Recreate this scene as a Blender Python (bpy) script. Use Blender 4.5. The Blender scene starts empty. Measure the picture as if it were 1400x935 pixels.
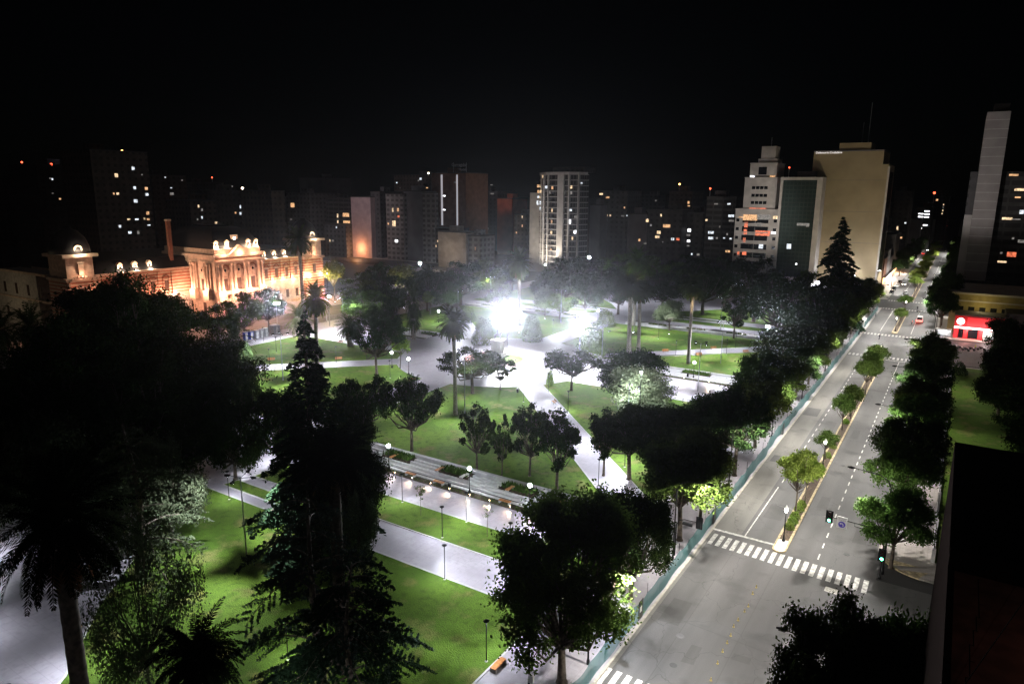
import bpy, math, random
import numpy as np
from mathutils import Matrix, Vector
S = bpy.context.scene
COL = S.collection
R = math.radians
PI = math.pi
# ------------------------------------------------------------------ camera
CAMH = 44.0
FPX, CXP, CYP = 950.0, 700.0, 467.5          # lens measured on the 1400 px wide photograph
YAW, PITCH, ROLL = R(32.6), R(12.25), R(0.5)
_h = np.array([-math.sin(YAW), math.cos(YAW), 0.0]); _r = np.array([math.cos(YAW), math.sin(YAW), 0.0]); _z = np.array([0, 0, 1.0])
_f = _h * math.cos(PITCH) - _z * math.sin(PITCH); _u = _h * math.sin(PITCH) + _z * math.cos(PITCH)
_r, _u = _r * math.cos(ROLL) + _u * math.sin(ROLL), _u * math.cos(ROLL) - _r * math.sin(ROLL)
cam = bpy.data.objects.new('camera', bpy.data.cameras.new('camera'))
COL.objects.link(cam)
cam.matrix_world = Matrix(((_r[0], _u[0], -_f[0], 0), (_r[1], _u[1], -_f[1], 0), (_r[2], _u[2], -_f[2], CAMH), (0, 0, 0, 1)))
cam.data.sensor_width = 36; cam.data.lens = 36 * FPX / 1400
cam.data.clip_start = 0.3; cam.data.clip_end = 6000
S.camera = cam
# ------------------------------------------------------------------ world, moon, exposure
W = bpy.data.worlds.new('World'); S.world = W; W.use_nodes = True
nt = W.node_tree; bg = nt.nodes['Background']
sky = nt.nodes.new('ShaderNodeTexSky'); sky.sky_type = 'NISHITA'; sky.sun_disc = False
MOON_EL, MOON_AZ = R(38), R(150)
sky.sun_elevation = MOON_EL; sky.sun_rotation = MOON_AZ
nt.links.new(sky.outputs[0], bg.inputs[0]); bg.inputs[1].default_value = 0.00008
moon_fill = bpy.data.lights.new('moon', 'SUN'); moon_fill.energy = 0.02; moon_fill.angle = R(0.5); moon_fill.color = (1, .93, .88)  # faint unseen moonlight, added to give crowns and facades some shape
mo = bpy.data.objects.new('moon', moon_fill); COL.objects.link(mo)
_md = Vector((math.sin(MOON_AZ) * math.cos(MOON_EL), math.cos(MOON_AZ) * math.cos(MOON_EL), math.sin(MOON_EL)))
mo.rotation_euler = _md.to_track_quat('Z', 'Y').to_euler()
S.view_settings.view_transform = 'Standard'; S.view_settings.look = 'None'
S.view_settings.exposure = 0; S.view_settings.gamma = 1; S.view_settings.use_curve_mapping = False
S.cycles.max_bounces = 4; S.cycles.diffuse_bounces = 2; S.cycles.glossy_bounces = 2; S.cycles.transmission_bounces = 2
S.cycles.transparent_max_bounces = 8; S.cycles.volume_bounces = 0
S.cycles.caustics_reflective = False; S.cycles.caustics_refractive = False
S.cycles.sample_clamp_indirect = 3; S.cycles.sample_clamp_direct = 0
S.cycles.use_denoising = True
# strengths of the lamps (watts)
P_MAST, P_POST, P_GLOBE, P_ROAD, P_FLOOD, P_UP = 108000, 2600, 2600, 14500, 70000, 2500

# ------------------------------------------------------------------ pixel of the photograph -> point of the place
def ray(px, py): return _r * (px - CXP) - _u * (py - CYP) + _f * FPX
def g(px, py, z=0.1):
    d = ray(px, py); t = (z - CAMH) / d[2]; return (d[0] * t, d[1] * t)
def onX(px, py, X): d = ray(px, py); t = X / d[0]; return (X, d[1] * t, CAMH + d[2] * t)
def onY(px, py, Y): d = ray(px, py); t = Y / d[1]; return (d[0] * t, Y, CAMH + d[2] * t)
def proj(p):
    v = np.array(p, float) - np.array([0, 0, CAMH]); d = v @ _f
    return CXP + FPX * (v @ _r) / d, CYP - FPX * (v @ _u) / d, d
def top_z(x, y, py):
    lo, hi = 0.2, 110
    for _ in range(30):
        m = (lo + hi) / 2
        if proj((x, y, m))[1] > py: lo = m
        else: hi = m
    return lo

# ------------------------------------------------------------------ mesh builder
def wl(o):
    v = Vector((0, 0, 0))
    while o is not None: v = v + o.location; o = o.parent
    return v
class MB:
    def __init__(s): s.v = []; s.f = []; s.m = []
    def add(s, vs, fs, m=0):
        o = len(s.v); s.v += [tuple(v) for v in vs]
        for f in fs: s.f.append([i + o for i in f]); s.m.append(m)
        return s
    def box(s, x0, y0, z0, x1, y1, z1, m=0):
        return s.add([(x0, y0, z0), (x1, y0, z0), (x1, y1, z0), (x0, y1, z0), (x0, y0, z1), (x1, y0, z1), (x1, y1, z1), (x0, y1, z1)],
              [(0, 3, 2, 1), (4, 5, 6, 7), (0, 1, 5, 4), (1, 2, 6, 5), (2, 3, 7, 6), (3, 0, 4, 7)], m)
    def cb(s, cx, cy, z0, w, d, h, m=0): return s.box(cx - w / 2, cy - d / 2, z0, cx + w / 2, cy + d / 2, z0 + h, m)
    def prism(s, poly, z0, z1, m=0):
        n = len(poly)
        a = sum(poly[i][0] * poly[(i + 1) % n][1] - poly[(i + 1) % n][0] * poly[i][1] for i in range(n))
        if a < 0: poly = poly[::-1]
        vs = [(x, y, z0) for x, y in poly] + [(x, y, z1) for x, y in poly]
        fs = [tuple(range(n))[::-1], tuple(range(n, 2 * n))] + [(i, (i + 1) % n, n + (i + 1) % n, n + i) for i in range(n)]
        return s.add(vs, fs, m)
    def sheet(s, poly, z, m=0):
        n = len(poly)
        a = sum(poly[i][0] * poly[(i + 1) % n][1] - poly[(i + 1) % n][0] * poly[i][1] for i in range(n))
        if a < 0: poly = poly[::-1]
        return s.add([(x, y, z) for x, y in poly], [tuple(range(n))], m)
    def tube(s, pts, rad, n=8, m=0, cap=True):
        if not isinstance(rad, (list, tuple)): rad = [rad] * len(pts)
        pts = [Vector(p) for p in pts]; vs = []
        for i, p in enumerate(pts):
            d = (pts[min(i + 1, len(pts) - 1)] - pts[max(i - 1, 0)])
            d = d.normalized() if d.length > 1e-6 else Vector((0, 0, 1))
            a = d.cross(Vector((0, 0, 1)) if abs(d.z) < .9 else Vector((1, 0, 0))).normalized(); b = d.cross(a)
            for k in range(n):
                t = 2 * PI * k / n; vs.append(p + (a * math.cos(t) + b * math.sin(t)) * rad[i])
        fs = [(i * n + k, (i + 1) * n + k, (i + 1) * n + (k + 1) % n, i * n + (k + 1) % n) for i in range(len(pts) - 1) for k in range(n)]
        if cap: fs += [tuple(range(n)), tuple(range((len(pts) - 1) * n, len(pts) * n))[::-1]]
        return s.add(vs, fs, m)
    def lathe(s, prof, c=(0, 0, 0), n=12, m=0):
        return s.tube([(c[0], c[1], c[2] + z) for r, z in prof], [max(r, .001) for r, z in prof], n, m)
    def sph(s, c, r, m=0, n=10, sz=1.0):
        k = 7
        return s.lathe([(r * math.sin(PI * i / (k - 1)), r * sz * -math.cos(PI * i / (k - 1))) for i in range(k)], c, n, m)
    def build(s, name, mats, parent=None, loc=None, smooth=False):
        me = bpy.data.meshes.new(name)
        o0 = wl(parent) if parent is not None else Vector(loc or (0, 0, 0))
        me.from_pydata([(v[0] - o0.x, v[1] - o0.y, v[2] - o0.z) for v in s.v], [], s.f)
        mats = mats if isinstance(mats, (list, tuple)) else [mats]
        for mm in mats: me.materials.append(mm)
        if len(mats) > 1: me.polygons.foreach_set('material_index', s.m)
        if smooth: me.polygons.foreach_set('use_smooth', [True] * len(me.polygons))
        me.update()
        o = bpy.data.objects.new(name, me); COL.objects.link(o)
        if parent is not None: o.parent = parent
        else: o.location = o0
        return o
def quads(name, Q, mat, parent=None):
    """Q: (N,4,3) array of loose quads (leaves, needles) -> one mesh"""
    n = len(Q); me = bpy.data.meshes.new(name)
    me.vertices.add(4 * n); me.vertices.foreach_set('co', np.ascontiguousarray(Q, dtype=np.float32).ravel())
    me.loops.add(4 * n); me.loops.foreach_set('vertex_index', np.arange(4 * n, dtype=np.int32))
    me.polygons.add(n); me.polygons.foreach_set('loop_start', np.arange(0, 4 * n, 4, dtype=np.int32))
    me.polygons.foreach_set('loop_total', np.full(n, 4, dtype=np.int32))
    me.materials.append(mat); me.update(calc_edges=True); me.validate()
    o = bpy.data.objects.new(name, me); COL.objects.link(o)
    if parent is not None: o.parent = parent
    return o
def tag(o, label=None, cat=None, group=None, kind=None):
    if label: o['label'] = label
    if cat: o['category'] = cat
    if group: o['group'] = group
    if kind: o['kind'] = kind
    return o
def thing(name, label, cat, loc=(0, 0, 0), group=None, rz=0):
    o = bpy.data.objects.new(name, None); COL.objects.link(o); o.empty_display_size = .3
    o.location = loc; o.rotation_euler = (0, 0, rz)
    return tag(o, label, cat, group)
def copy_tree(o, parent=None):
    c = o.copy(); COL.objects.link(c)
    if parent is not None: c.parent = parent
    for ch in list(o.children): copy_tree(ch, c)
    return c
PROTO = {}
def inst(key, maker, loc, rz=0, scale=1, label=None, group=None, cat=None):
    """first call builds the thing itself, every later one copies it with all its parts"""
    if key not in PROTO:
        o = maker(); PROTO[key] = o
    else: o = copy_tree(PROTO[key])
    o.location = loc; o.rotation_euler = (0, 0, rz)
    o.scale = scale if isinstance(scale, (list, tuple)) else (scale,) * 3
    if label: o['label'] = label
    if group: o['group'] = group
    if cat: o['category'] = cat
    return o
def struct(name, mb, mats, **k):
    o = mb.build(name, mats, **k); o['kind'] = 'structure'; return o
def light(kind, loc, power, color=(1, 1, 1), parent=None, aim=None, cone=150, blend=.6, r=.12, name='lamp_light'):
    L = bpy.data.lights.new(name, kind); L.energy = power; L.color = color
    L.shadow_soft_size = r
    if kind == 'SPOT': L.spot_size = R(cone); L.spot_blend = blend
    o = bpy.data.objects.new(name, L); COL.objects.link(o)
    o.location = Vector(loc) - (wl(parent) if parent is not None else Vector((0, 0, 0)))
    if parent is not None: o.parent = parent
    if aim is not None: o.rotation_euler = (Vector(loc) - Vector(aim)).to_track_quat('Z', 'Y').to_euler()
    return o

# ------------------------------------------------------------------ materials
def _new(name):
    m = bpy.data.materials.new(name); m.use_nodes = True
    return m, m.node_tree, m.node_tree.nodes['Principled BSDF'], m.node_tree.nodes, m.node_tree.links
def noise_mix(N, L, co, scale, c0, c1, lo=.35, hi=.65, detail=4):
    n = N.new('ShaderNodeTexNoise'); n.inputs['Scale'].default_value = scale; n.inputs['Detail'].default_value = detail
    L.new(co, n.inputs['Vector'])
    r = N.new('ShaderNodeMapRange'); r.inputs[1].default_value = lo; r.inputs[2].default_value = hi; L.new(n.outputs[0], r.inputs[0])
    x = N.new('ShaderNodeMix'); x.data_type = 'RGBA'; L.new(r.outputs[0], x.inputs[0])
    for i, c in ((6, c0), (7, c1)):
        if hasattr(c, 'links'): L.new(c, x.inputs[i])
        else: x.inputs[i].default_value = (*c, 1)
    return x.outputs[2], n.outputs[0]
def mat(name, c, rough=.7, metal=0, var=.18, scale=1.5, bump=0, spec=.3):
    m, t, b, N, L = _new(name)
    co = N.new('ShaderNodeTexCoord').outputs['Object']
    o, n = noise_mix(N, L, co, scale, tuple(v * (1 - var) for v in c), tuple(min(1, v * (1 + var)) for v in c))
    L.new(o, b.inputs['Base Color']); b.inputs['Roughness'].default_value = rough; b.inputs['Metallic'].default_value = metal
    b.inputs['Specular IOR Level'].default_value = spec
    if bump:
        bb = N.new('ShaderNodeBump'); bb.inputs['Strength'].default_value = bump; bb.inputs['Distance'].default_value = .05
        L.new(n, bb.inputs['Height']); L.new(bb.outputs[0], b.inputs['Normal'])
    return m
def em(name, c, s, sampled=False):
    m, t, b, N, L = _new(name)
    b.inputs['Base Color'].default_value = (*[v * .5 for v in c], 1); b.inputs['Emission Color'].default_value = (*c, 1); b.inputs['Emission Strength'].default_value = s
    m.cycles.emission_sampling = 'FRONT' if sampled else 'NONE'
    return m
def window_em(name, c, s):
    """lit room behind a curtain: uneven emission"""
    m, t, b, N, L = _new(name)
    co = N.new('ShaderNodeTexCoord').outputs['Object']
    o, n = noise_mix(N, L, co, 1.1, tuple(v * .25 for v in c), c, .3, .6, 2)
    L.new(o, b.inputs['Emission Color']); b.inputs['Emission Strength'].default_value = s
    b.inputs['Base Color'].default_value = (.1, .1, .1, 1); m.cycles.emission_sampling = 'NONE'
    return m
def leafmat(name, c, var=.35, trans=.12):
    m, t, b, N, L = _new(name)
    oi = N.new('ShaderNodeObjectInfo')
    co = N.new('ShaderNodeTexCoord').outputs['Object']
    o, n = noise_mix(N, L, co, .9, tuple(v * (1 - var) for v in c), tuple(v * (1 + var) for v in c), .3, .7, 3)
    h = N.new('ShaderNodeHueSaturation'); L.new(o, h.inputs['Color'])
    mr = N.new('ShaderNodeMapRange'); mr.inputs[3].default_value = .47; mr.inputs[4].default_value = .52; L.new(oi.outputs['Random'], mr.inputs[0]); L.new(mr.outputs[0], h.inputs['Hue'])
    mv = N.new('ShaderNodeMapRange'); mv.inputs[3].default_value = .8; mv.inputs[4].default_value = 1.2; L.new(oi.outputs['Random'], mv.inputs[0]); L.new(mv.outputs[0], h.inputs['Value'])
    L.new(h.outputs[0], b.inputs['Base Color']); b.inputs['Roughness'].default_value = .7; b.inputs['Specular IOR Level'].default_value = 0
    tr = N.new('ShaderNodeBsdfTranslucent'); L.new(h.outputs[0], tr.inputs[0])
    mx = N.new('ShaderNodeMixShader'); mx.inputs[0].default_value = trans
    out = N['Material Output']; L.new(b.outputs[0], mx.inputs[1]); L.new(tr.outputs[0], mx.inputs[2]); L.new(mx.outputs[0], out.inputs[0])
    return m
def grassmat():
    m, t, b, N, L = _new('grass')
    co = N.new('ShaderNodeTexCoord').outputs['Object']
    a, _ = noise_mix(N, L, co, .07, (.055, .115, .012), (.125, .21, .026), .4, .6, 6)
    a2, _ = noise_mix(N, L, co, .28, (.17, .165, .055), a, .33, .47, 6)
    a4, _ = noise_mix(N, L, co, 1.1, (.045, .085, .012), a2, .25, .5, 5)
    a3, n = noise_mix(N, L, co, 7, (.05, .075, .016), a4, .25, .6, 6)
    L.new(a3, b.inputs['Base Color']); b.inputs['Roughness'].default_value = .9; b.inputs['Specular IOR Level'].default_value = .08
    bb = N.new('ShaderNodeBump'); bb.inputs['Strength'].default_value = .9; bb.inputs['Distance'].default_value = .1; L.new(n, bb.inputs['Height']); L.new(bb.outputs[0], b.inputs['Normal'])
    return m
def pavemat(name, c, joint=1.2, rough=.42, jdark=.75):
    m, t, b, N, L = _new(name)
    co = N.new('ShaderNodeTexCoord').outputs['Object']
    br = N.new('ShaderNodeTexBrick'); br.inputs['Scale'].default_value = 1; br.inputs['Brick Width'].default_value = joint; br.inputs['Row Height'].default_value = joint
    br.inputs['Mortar Size'].default_value = .018; br.offset = 0
    br.inputs['Color1'].default_value = (*[v * .93 for v in c], 1); br.inputs['Color2'].default_value = (*[v * 1.06 for v in c], 1); br.inputs['Mortar'].default_value = (*[v * jdark for v in c], 1)
    L.new(co, br.inputs['Vector'])
    o, n = noise_mix(N, L, co, .16, tuple(v * .72 for v in c), br.outputs[0], .3, .52, 6)
    o2, n2 = noise_mix(N, L, co, 1.7, tuple(v * .78 for v in c), o, .25, .5, 5)
    L.new(o2, b.inputs['Base Color'])
    r = N.new('ShaderNodeMapRange'); r.inputs[1].default_value = .35; r.inputs[2].default_value = .65; r.inputs[3].default_value = rough - .1; r.inputs[4].default_value = rough + .2
    L.new(n, r.inputs[0]); L.new(r.outputs[0], b.inputs['Roughness']); b.inputs['Specular IOR Level'].default_value = .35
    return m
def asphaltmat(name, c, patch=.03):
    m, t, b, N, L = _new(name)
    co = N.new('ShaderNodeTexCoord').outputs['Object']
    mp = N.new('ShaderNodeMapping'); mp.inputs['Scale'].default_value = (1, .12, 1); L.new(co, mp.inputs[0])
    o, n = noise_mix(N, L, mp.outputs[0], .45, tuple(v * .72 for v in c), tuple(v * 1.18 for v in c), .32, .68, 5)   # wheel tracks along the road
    o1, _ = noise_mix(N, L, co, .22, tuple(v * .55 for v in c), o, .30, .44, 4)                                     # oil and repair patches
    o2, n2 = noise_mix(N, L, co, 9, tuple(v * .8 for v in c), o1, .25, .5, 6)
    vo = N.new('ShaderNodeTexVoronoi'); vo.feature = 'DISTANCE_TO_EDGE'; vo.inputs['Scale'].default_value = .13
    ns = N.new('ShaderNodeTexNoise'); ns.inputs['Scale'].default_value = .6; L.new(co, ns.inputs['Vector'])
    ad = N.new('ShaderNodeVectorMath'); ad.operation = 'ADD'; L.new(co, ad.inputs[0])
    sc = N.new('ShaderNodeVectorMath'); sc.operation = 'SCALE'; sc.inputs[3].default_value = 2.2; L.new(ns.outputs[1], sc.inputs[0]); L.new(sc.outputs[0], ad.inputs[1])
    L.new(ad.outputs[0], vo.inputs['Vector'])
    lt = N.new('ShaderNodeMath'); lt.operation = 'LESS_THAN'; lt.inputs[1].default_value = .004; L.new(vo.outputs[0], lt.inputs[0])
    mx = N.new('ShaderNodeMix'); mx.data_type = 'RGBA'; mul = N.new('ShaderNodeMath'); mul.operation = 'MULTIPLY'; mul.inputs[1].default_value = .55; L.new(lt.outputs[0], mul.inputs[0])
    L.new(mul.outputs[0], mx.inputs[0]); L.new(o2, mx.inputs[6]); mx.inputs[7].default_value = (*[v * .35 for v in c], 1)
    L.new(mx.outputs[2], b.inputs['Base Color']); b.inputs['Roughness'].default_value = .62; b.inputs['Specular IOR Level'].default_value = .25
    return m
def bandmat(name, ca, cb, period, frac, rough=.8):
    """horizontal courses: brick and plaster"""
    m, t, b, N, L = _new(name)
    co = N.new('ShaderNodeTexCoord').outputs['Object']
    sp = N.new('ShaderNodeSeparateXYZ'); L.new(co, sp.inputs[0])
    d = N.new('ShaderNodeMath'); d.operation = 'DIVIDE'; d.inputs[1].default_value = period; L.new(sp.outputs[2], d.inputs[0])
    fr = N.new('ShaderNodeMath'); fr.operation = 'FRACT'; L.new(d.outputs[0], fr.inputs[0])
    lt = N.new('ShaderNodeMath'); lt.operation = 'LESS_THAN'; lt.inputs[1].default_value = frac; L.new(fr.outputs[0], lt.inputs[0])
    a, n = noise_mix(N, L, co, 1.3, tuple(v * .75 for v in ca), tuple(v * 1.15 for v in ca))
    bb, n2 = noise_mix(N, L, co, .8, tuple(v * .8 for v in cb), tuple(v * 1.12 for v in cb))
    mx = N.new('ShaderNodeMix'); mx.data_type = 'RGBA'; L.new(lt.outputs[0], mx.inputs[0]); L.new(bb, mx.inputs[6]); L.new(a, mx.inputs[7])
    L.new(mx.outputs[2], b.inputs['Base Color']); b.inputs['Roughness'].default_value = rough
    return m
def facade(name, c, bay=3.4, floor=3.0, glass=None, wz=(.35, .78), wx=(.28, .72)):
    """plain apartment wall with rows of unlit windows"""
    m, t, b, N, L = _new(name)
    co = N.new('ShaderNodeTexCoord').outputs['Object']
    sp = N.new('ShaderNodeSeparateXYZ'); L.new(co, sp.inputs[0])
    xy = N.new('ShaderNodeMath'); xy.operation = 'ADD'; L.new(sp.outputs[0], xy.inputs[0]); L.new(sp.outputs[1], xy.inputs[1])
    def mask(src, per, lo, hi):
        d = N.new('ShaderNodeMath'); d.operation = 'DIVIDE'; d.inputs[1].default_value = per; L.new(src, d.inputs[0])
        f = N.new('ShaderNodeMath'); f.operation = 'FRACT'; L.new(d.outputs[0], f.inputs[0])
        a = N.new('ShaderNodeMath'); a.operation = 'GREATER_THAN'; a.inputs[1].default_value = lo; L.new(f.outputs[0], a.inputs[0])
        e = N.new('ShaderNodeMath'); e.operation = 'LESS_THAN'; e.inputs[1].default_value = hi; L.new(f.outputs[0], e.inputs[0])
        x = N.new('ShaderNodeMath'); x.operation = 'MULTIPLY'; L.new(a.outputs[0], x.inputs[0]); L.new(e.outputs[0], x.inputs[1]); return x.outputs[0]
    mu = N.new('ShaderNodeMath'); mu.operation = 'MULTIPLY'; L.new(mask(sp.outputs[2], floor, *wz), mu.inputs[0]); L.new(mask(xy.outputs[0], bay, *wx), mu.inputs[1])
    a, n = noise_mix(N, L, co, .25, tuple(v * .7 for v in c), tuple(v * 1.15 for v in c), .35, .65, 5)
    mx = N.new('ShaderNodeMix'); mx.data_type = 'RGBA'; L.new(mu.outputs[0], mx.inputs[0]); L.new(a, mx.inputs[6]); mx.inputs[7].default_value = (*(glass or tuple(v * .42 for v in c)), 1)
    L.new(mx.outputs[2], b.inputs['Base Color']); b.inputs['Roughness'].default_value = .8
    return m

GRASS = grassmat()
PAVE = pavemat('pale_paving', (.33, .31, .335))
PAVE2 = pavemat('sidewalk_tiles', (.33, .30, .275), .6, .6)
CONC = mat('concrete', (.42, .41, .40), .75, var=.15, scale=.7)
KERB = mat('kerb_stone', (.38, .35, .30), .8)
YKERB = mat('worn_yellow_paint', (.36, .29, .17), .75, var=.45, scale=2.5)
ASPH = asphaltmat('asphalt', (.074, .072, .070))
LANEC = asphaltmat('concrete_lane', (.135, .128, .115))
PAINT = mat('road_paint', (.46, .45, .42), .65, var=.45, scale=2.6)
CITY = mat('city_ground', (.035, .034, .033), .9, scale=.05)
RED = mat('red_paving', (.30, .13, .11), .7)
SOIL = mat('soil', (.07, .05, .035), .95, scale=4, var=.4)
BLACK = mat('black_iron', (.012, .012, .013), .45, .4)
GREYM = mat('galvanised_steel', (.30, .31, .32), .45, .6)
BARK = mat('bark', (.085, .068, .052), .95, var=.4, scale=3, bump=.6)
BARKP = mat('palm_bark', (.27, .24, .21), .95, var=.35, scale=5, bump=.8)
LEAF = {
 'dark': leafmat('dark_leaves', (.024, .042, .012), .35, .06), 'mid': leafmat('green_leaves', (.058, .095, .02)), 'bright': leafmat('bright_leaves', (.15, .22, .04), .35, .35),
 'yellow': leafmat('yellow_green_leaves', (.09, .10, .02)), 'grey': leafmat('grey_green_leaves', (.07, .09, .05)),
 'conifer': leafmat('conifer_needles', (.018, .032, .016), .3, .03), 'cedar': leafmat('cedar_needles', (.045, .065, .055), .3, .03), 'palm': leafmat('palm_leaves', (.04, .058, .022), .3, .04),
 'palmblack': leafmat('deep_palm_leaves', (.007, .011, .005), .3, .0),  # darker copy of the palm leaves; near palms' shade is in the colour
 'silver': leafmat('pale_leaves', (.13, .16, .09), .3, .4)}  # paler leaf copy for lamplit crowns; their light sits in the colour
DRYF = leafmat('dry_palm_leaves', (.13, .085, .035), .3, .15)
WOOD = mat('orange_wood', (.42, .17, .045), .6, var=.3, scale=3)
WHITE = mat('white_paint', (.72, .71, .69), .6, var=.08)
DGLASS = mat('dark_glass', (.012, .014, .018), .15, spec=.5, var=.1)
LENS = em('lamp_lens', (.86, .9, 1.0), 60)
LENSB = em('bright_lamp_lens', (.90, .93, 1.0), 400)
LENSW = em('warm_lamp_lens', (1, .82, .6), 25)
LANT = em('lantern_glass', (1, .93, .82), 9)
BOLL = em('bollard_slot', (1, .66, .35), 30)
WIN = {'w': window_em('lit_window_warm', (1, .55, .26), 1.1), 'y': window_em('lit_window_yellow', (1, .72, .42), 1.4), 'c': window_em('lit_window_cool', (.85, .92, 1), 1.3),
       'r': window_em('lit_window_red', (1, .22, .1), 1.2), 'd': window_em('dim_window', (.7, .65, .6), .35), 'b': window_em('bright_window', (.95, .95, 1), 4)}
REDL = em('red_beacon', (1, .1, .04), 5)
AMBL = em('amber_beacon', (1, .45, .12), 9)
# ------------------------------------------------------------------ ground, roads, plaza
def arc(cx, cy, r, a0, a1, n=8): return [(cx + r * math.cos(R(a0 + (a1 - a0) * i / n)), cy + r * math.sin(R(a0 + (a1 - a0) * i / n))) for i in range(n + 1)]
struct('ground', MB().sheet([(-3500, -600), (3500, -600), (3500, 4500), (-3500, 4500)], -.02), CITY)
rd = MB(); rd.sheet([(-23.6, -60), (-3.6, -60), (-3.6, 1500), (-23.6, 1500)], .004)
rd.sheet([(-3.6, 55), (160, 55), (160, 85), (-3.6, 85)], .004); rd.sheet([(-3.6, 214), (160, 214), (160, 250), (-3.6, 250)], .004)
rd.sheet([(-420, 309), (-23.6, 309), (-23.6, 332), (-420, 332)], .004); rd.sheet([(-3.6, 309), (160, 309), (160, 332), (-3.6, 332)], .004)
rd.sheet([(-201, -60), (-179, -60), (-179, 309), (-201, 309)], .004)
struct('road', rd, ASPH)
struct('concrete_lane', MB().sheet([(-23.5, 87.3), (-19.7, 87.3), (-19.5, 210), (-23.5, 210)], .008), LANEC)
struct('gutter', MB().sheet([(-23.5, -60), (-22.9, -60), (-22.9, 87.2), (-23.5, 87.2)], .008).sheet([(-4.6, 95), (-4.05, 95), (-4.05, 209), (-4.6, 209)], .008), LANEC)
struct('plaza_paving', MB().box(-178.5, -60, -.01, -23.5, 308, .10), PAVE)
struct('plaza_kerb', MB().box(-23.5, -60, -.01, -23.25, 308, .115), KERB)
sw = MB()
sw.prism([(-4.1, -60), (60, -60), (60, 53), (1, 53)] + arc(.9, 48, 5, 90, 180, 6), -.01, .12)
sw.prism([(-4.1, 212)] + [(-4.1, 93.5)] + arc(1.4, 93.2, 5.5, 180, 262, 7) + [(60, 87), (60, 212)] + arc(.4, 207.5, 4.5, 90, 178, 5), -.01, .12)
sw.prism([(-4.1, 307), (-4.1, 257)] + arc(.4, 256.5, 4.5, 180, 265, 5) + [(60, 252), (60, 307)], -.01, .12)
sw.prism([(-4.1, 334), (60, 334), (60, 1500), (-4.1, 1500)], -.01, .12)
sw.prism([(-23.6, 334), (-420, 334), (-420, 1500), (-23.6, 1500)], -.01, .12)
sw.prism([(-201.5, -60), (-420, -60), (-420, 307), (-201.5, 307)], -.01, .12)
struct('sidewalk', sw, PAVE2)
yk = MB(); a = arc(1.4, 93.2, 5.52, 190, 262, 7); b = arc(1.4, 93.2, 5.2, 190, 262, 7)
yk.prism(a + b[::-1], 0, .128); yk.sheet(arc(1.4, 93.2, 5.1, 205, 225, 3) + [(.6, 90.8)], .126); yk.sheet(arc(1.4, 93.2, 5.1, 238, 262, 3) + [(1.5, 89.8)], .126)
struct('painted_kerb', yk, YKERB)
# the median
for y0, y1 in ((85.2, 211), (252, 306), (335, 420), (428, 560), (570, 900)):
    cx = -14.65
    out = arc(cx, y0 + .8, .85, 180, 360, 6) + arc(cx, y1 - .8, .85, 0, 180, 6)
    struct('median_kerb', MB().prism(out, 0, .15), YKERB)
    struct('median_soil', MB().sheet([(cx - .55, y0 + 3.6), (cx + .55, y0 + 3.6), (cx + .55, y1 - 1.5), (cx - .55, y1 - 1.5)], .156), SOIL)
struct('median_tip_paving', MB().sheet(arc(cx, 86, .62, 180, 360, 6) + [(cx + .58, 88.6), (cx - .58, 88.6)], .155), WHITE)
# markings
mk = MB()
def zebra(x0, x1, n, yl, yr, d, z=.012):
    q = MB()
    for i in range(n):
        t = (i + .5) / n; x = x0 + (x1 - x0) * t; y = yl + (yr - yl) * t
        w = .27
        q.sheet([(x - w, y), (x + w, y), (x + w, y + d), (x - w, y + d)], z)
    return q
struct('crosswalk', zebra(-23.0, -4.0, 20, 82.7, 81.1, 3.1), PAINT)
struct('crosswalk', zebra(-23.6, -4.2, 19, 50.3, 50.3, 3.5), PAINT)
struct('crosswalk', zebra(-23.2, -4.2, 19, 211.2, 211.2, 2.8), PAINT)
struct('crosswalk', zebra(-23.2, -4.2, 19, 246.5, 246.5, 2.8), PAINT)
struct('crosswalk', zebra(-23.2, -4.2, 19, 306.5, 306.5, 2.8), PAINT)
struct('crosswalk', zebra(-23.2, -4.2, 19, 331, 331, 2.8), PAINT)
lm = MB(); lm.sheet([(-23.3, 86.7), (-15.5, 86.8), (-15.5, 87.25), (-23.3, 87.2)], .014)
lm.sheet([(-9.9, 209.4), (-4.4, 209.4), (-4.4, 209.9), (-9.9, 209.9)], .014); lm.sheet([(-13.7, 209.4), (-9.9, 209.4), (-9.9, 209.9), (-13.7, 209.9)], .014)
xs = g(1036, 712)[0]
lm.sheet([(-19.3, 87.3), (-19.15, 87.3), (-18.95, 106), (-19.1, 106)], .014)
y = 108
while y < 205: lm.sheet([(-19.0, y), (-18.85, y), (-18.85, y + 1.7), (-19.0, y + 1.7)], .014); y += 3.6
y = 86.2
while y < 190: lm.sheet([(-10.2, y), (-10.04, y), (-10.04, y + 1.5), (-10.2, y + 1.5)], .014); y += 3.3
lm.sheet([(-10.2, 190), (-10.05, 190), (-10.05, 209), (-10.2, 209)], .014)
for x in (-19, -10.1):
    lm.sheet([(x, 254), (x + .15, 254), (x + .15, 303), (x, 303)], .014)
    lm.sheet([(x, 340), (x + .15, 340), (x + .15, 600), (x, 600)], .014)
struct('lane_marking', lm, PAINT)
px = g(1137, 807, 0); struct('road_patch', MB().sheet([(px[0] - .75, px[1] - .5), (px[0] + .75, px[1] - .6), (px[0] + .8, px[1] + .5), (px[0] - .7, px[1] + .6)], .010), mat('old_paint_patch', (.34, .33, .29), .8, var=.35, scale=3))
OLDA = asphaltmat('repaired_asphalt', (.058, .056, .054)); NEWA = asphaltmat('worn_asphalt', (.098, .094, .088))
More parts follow.
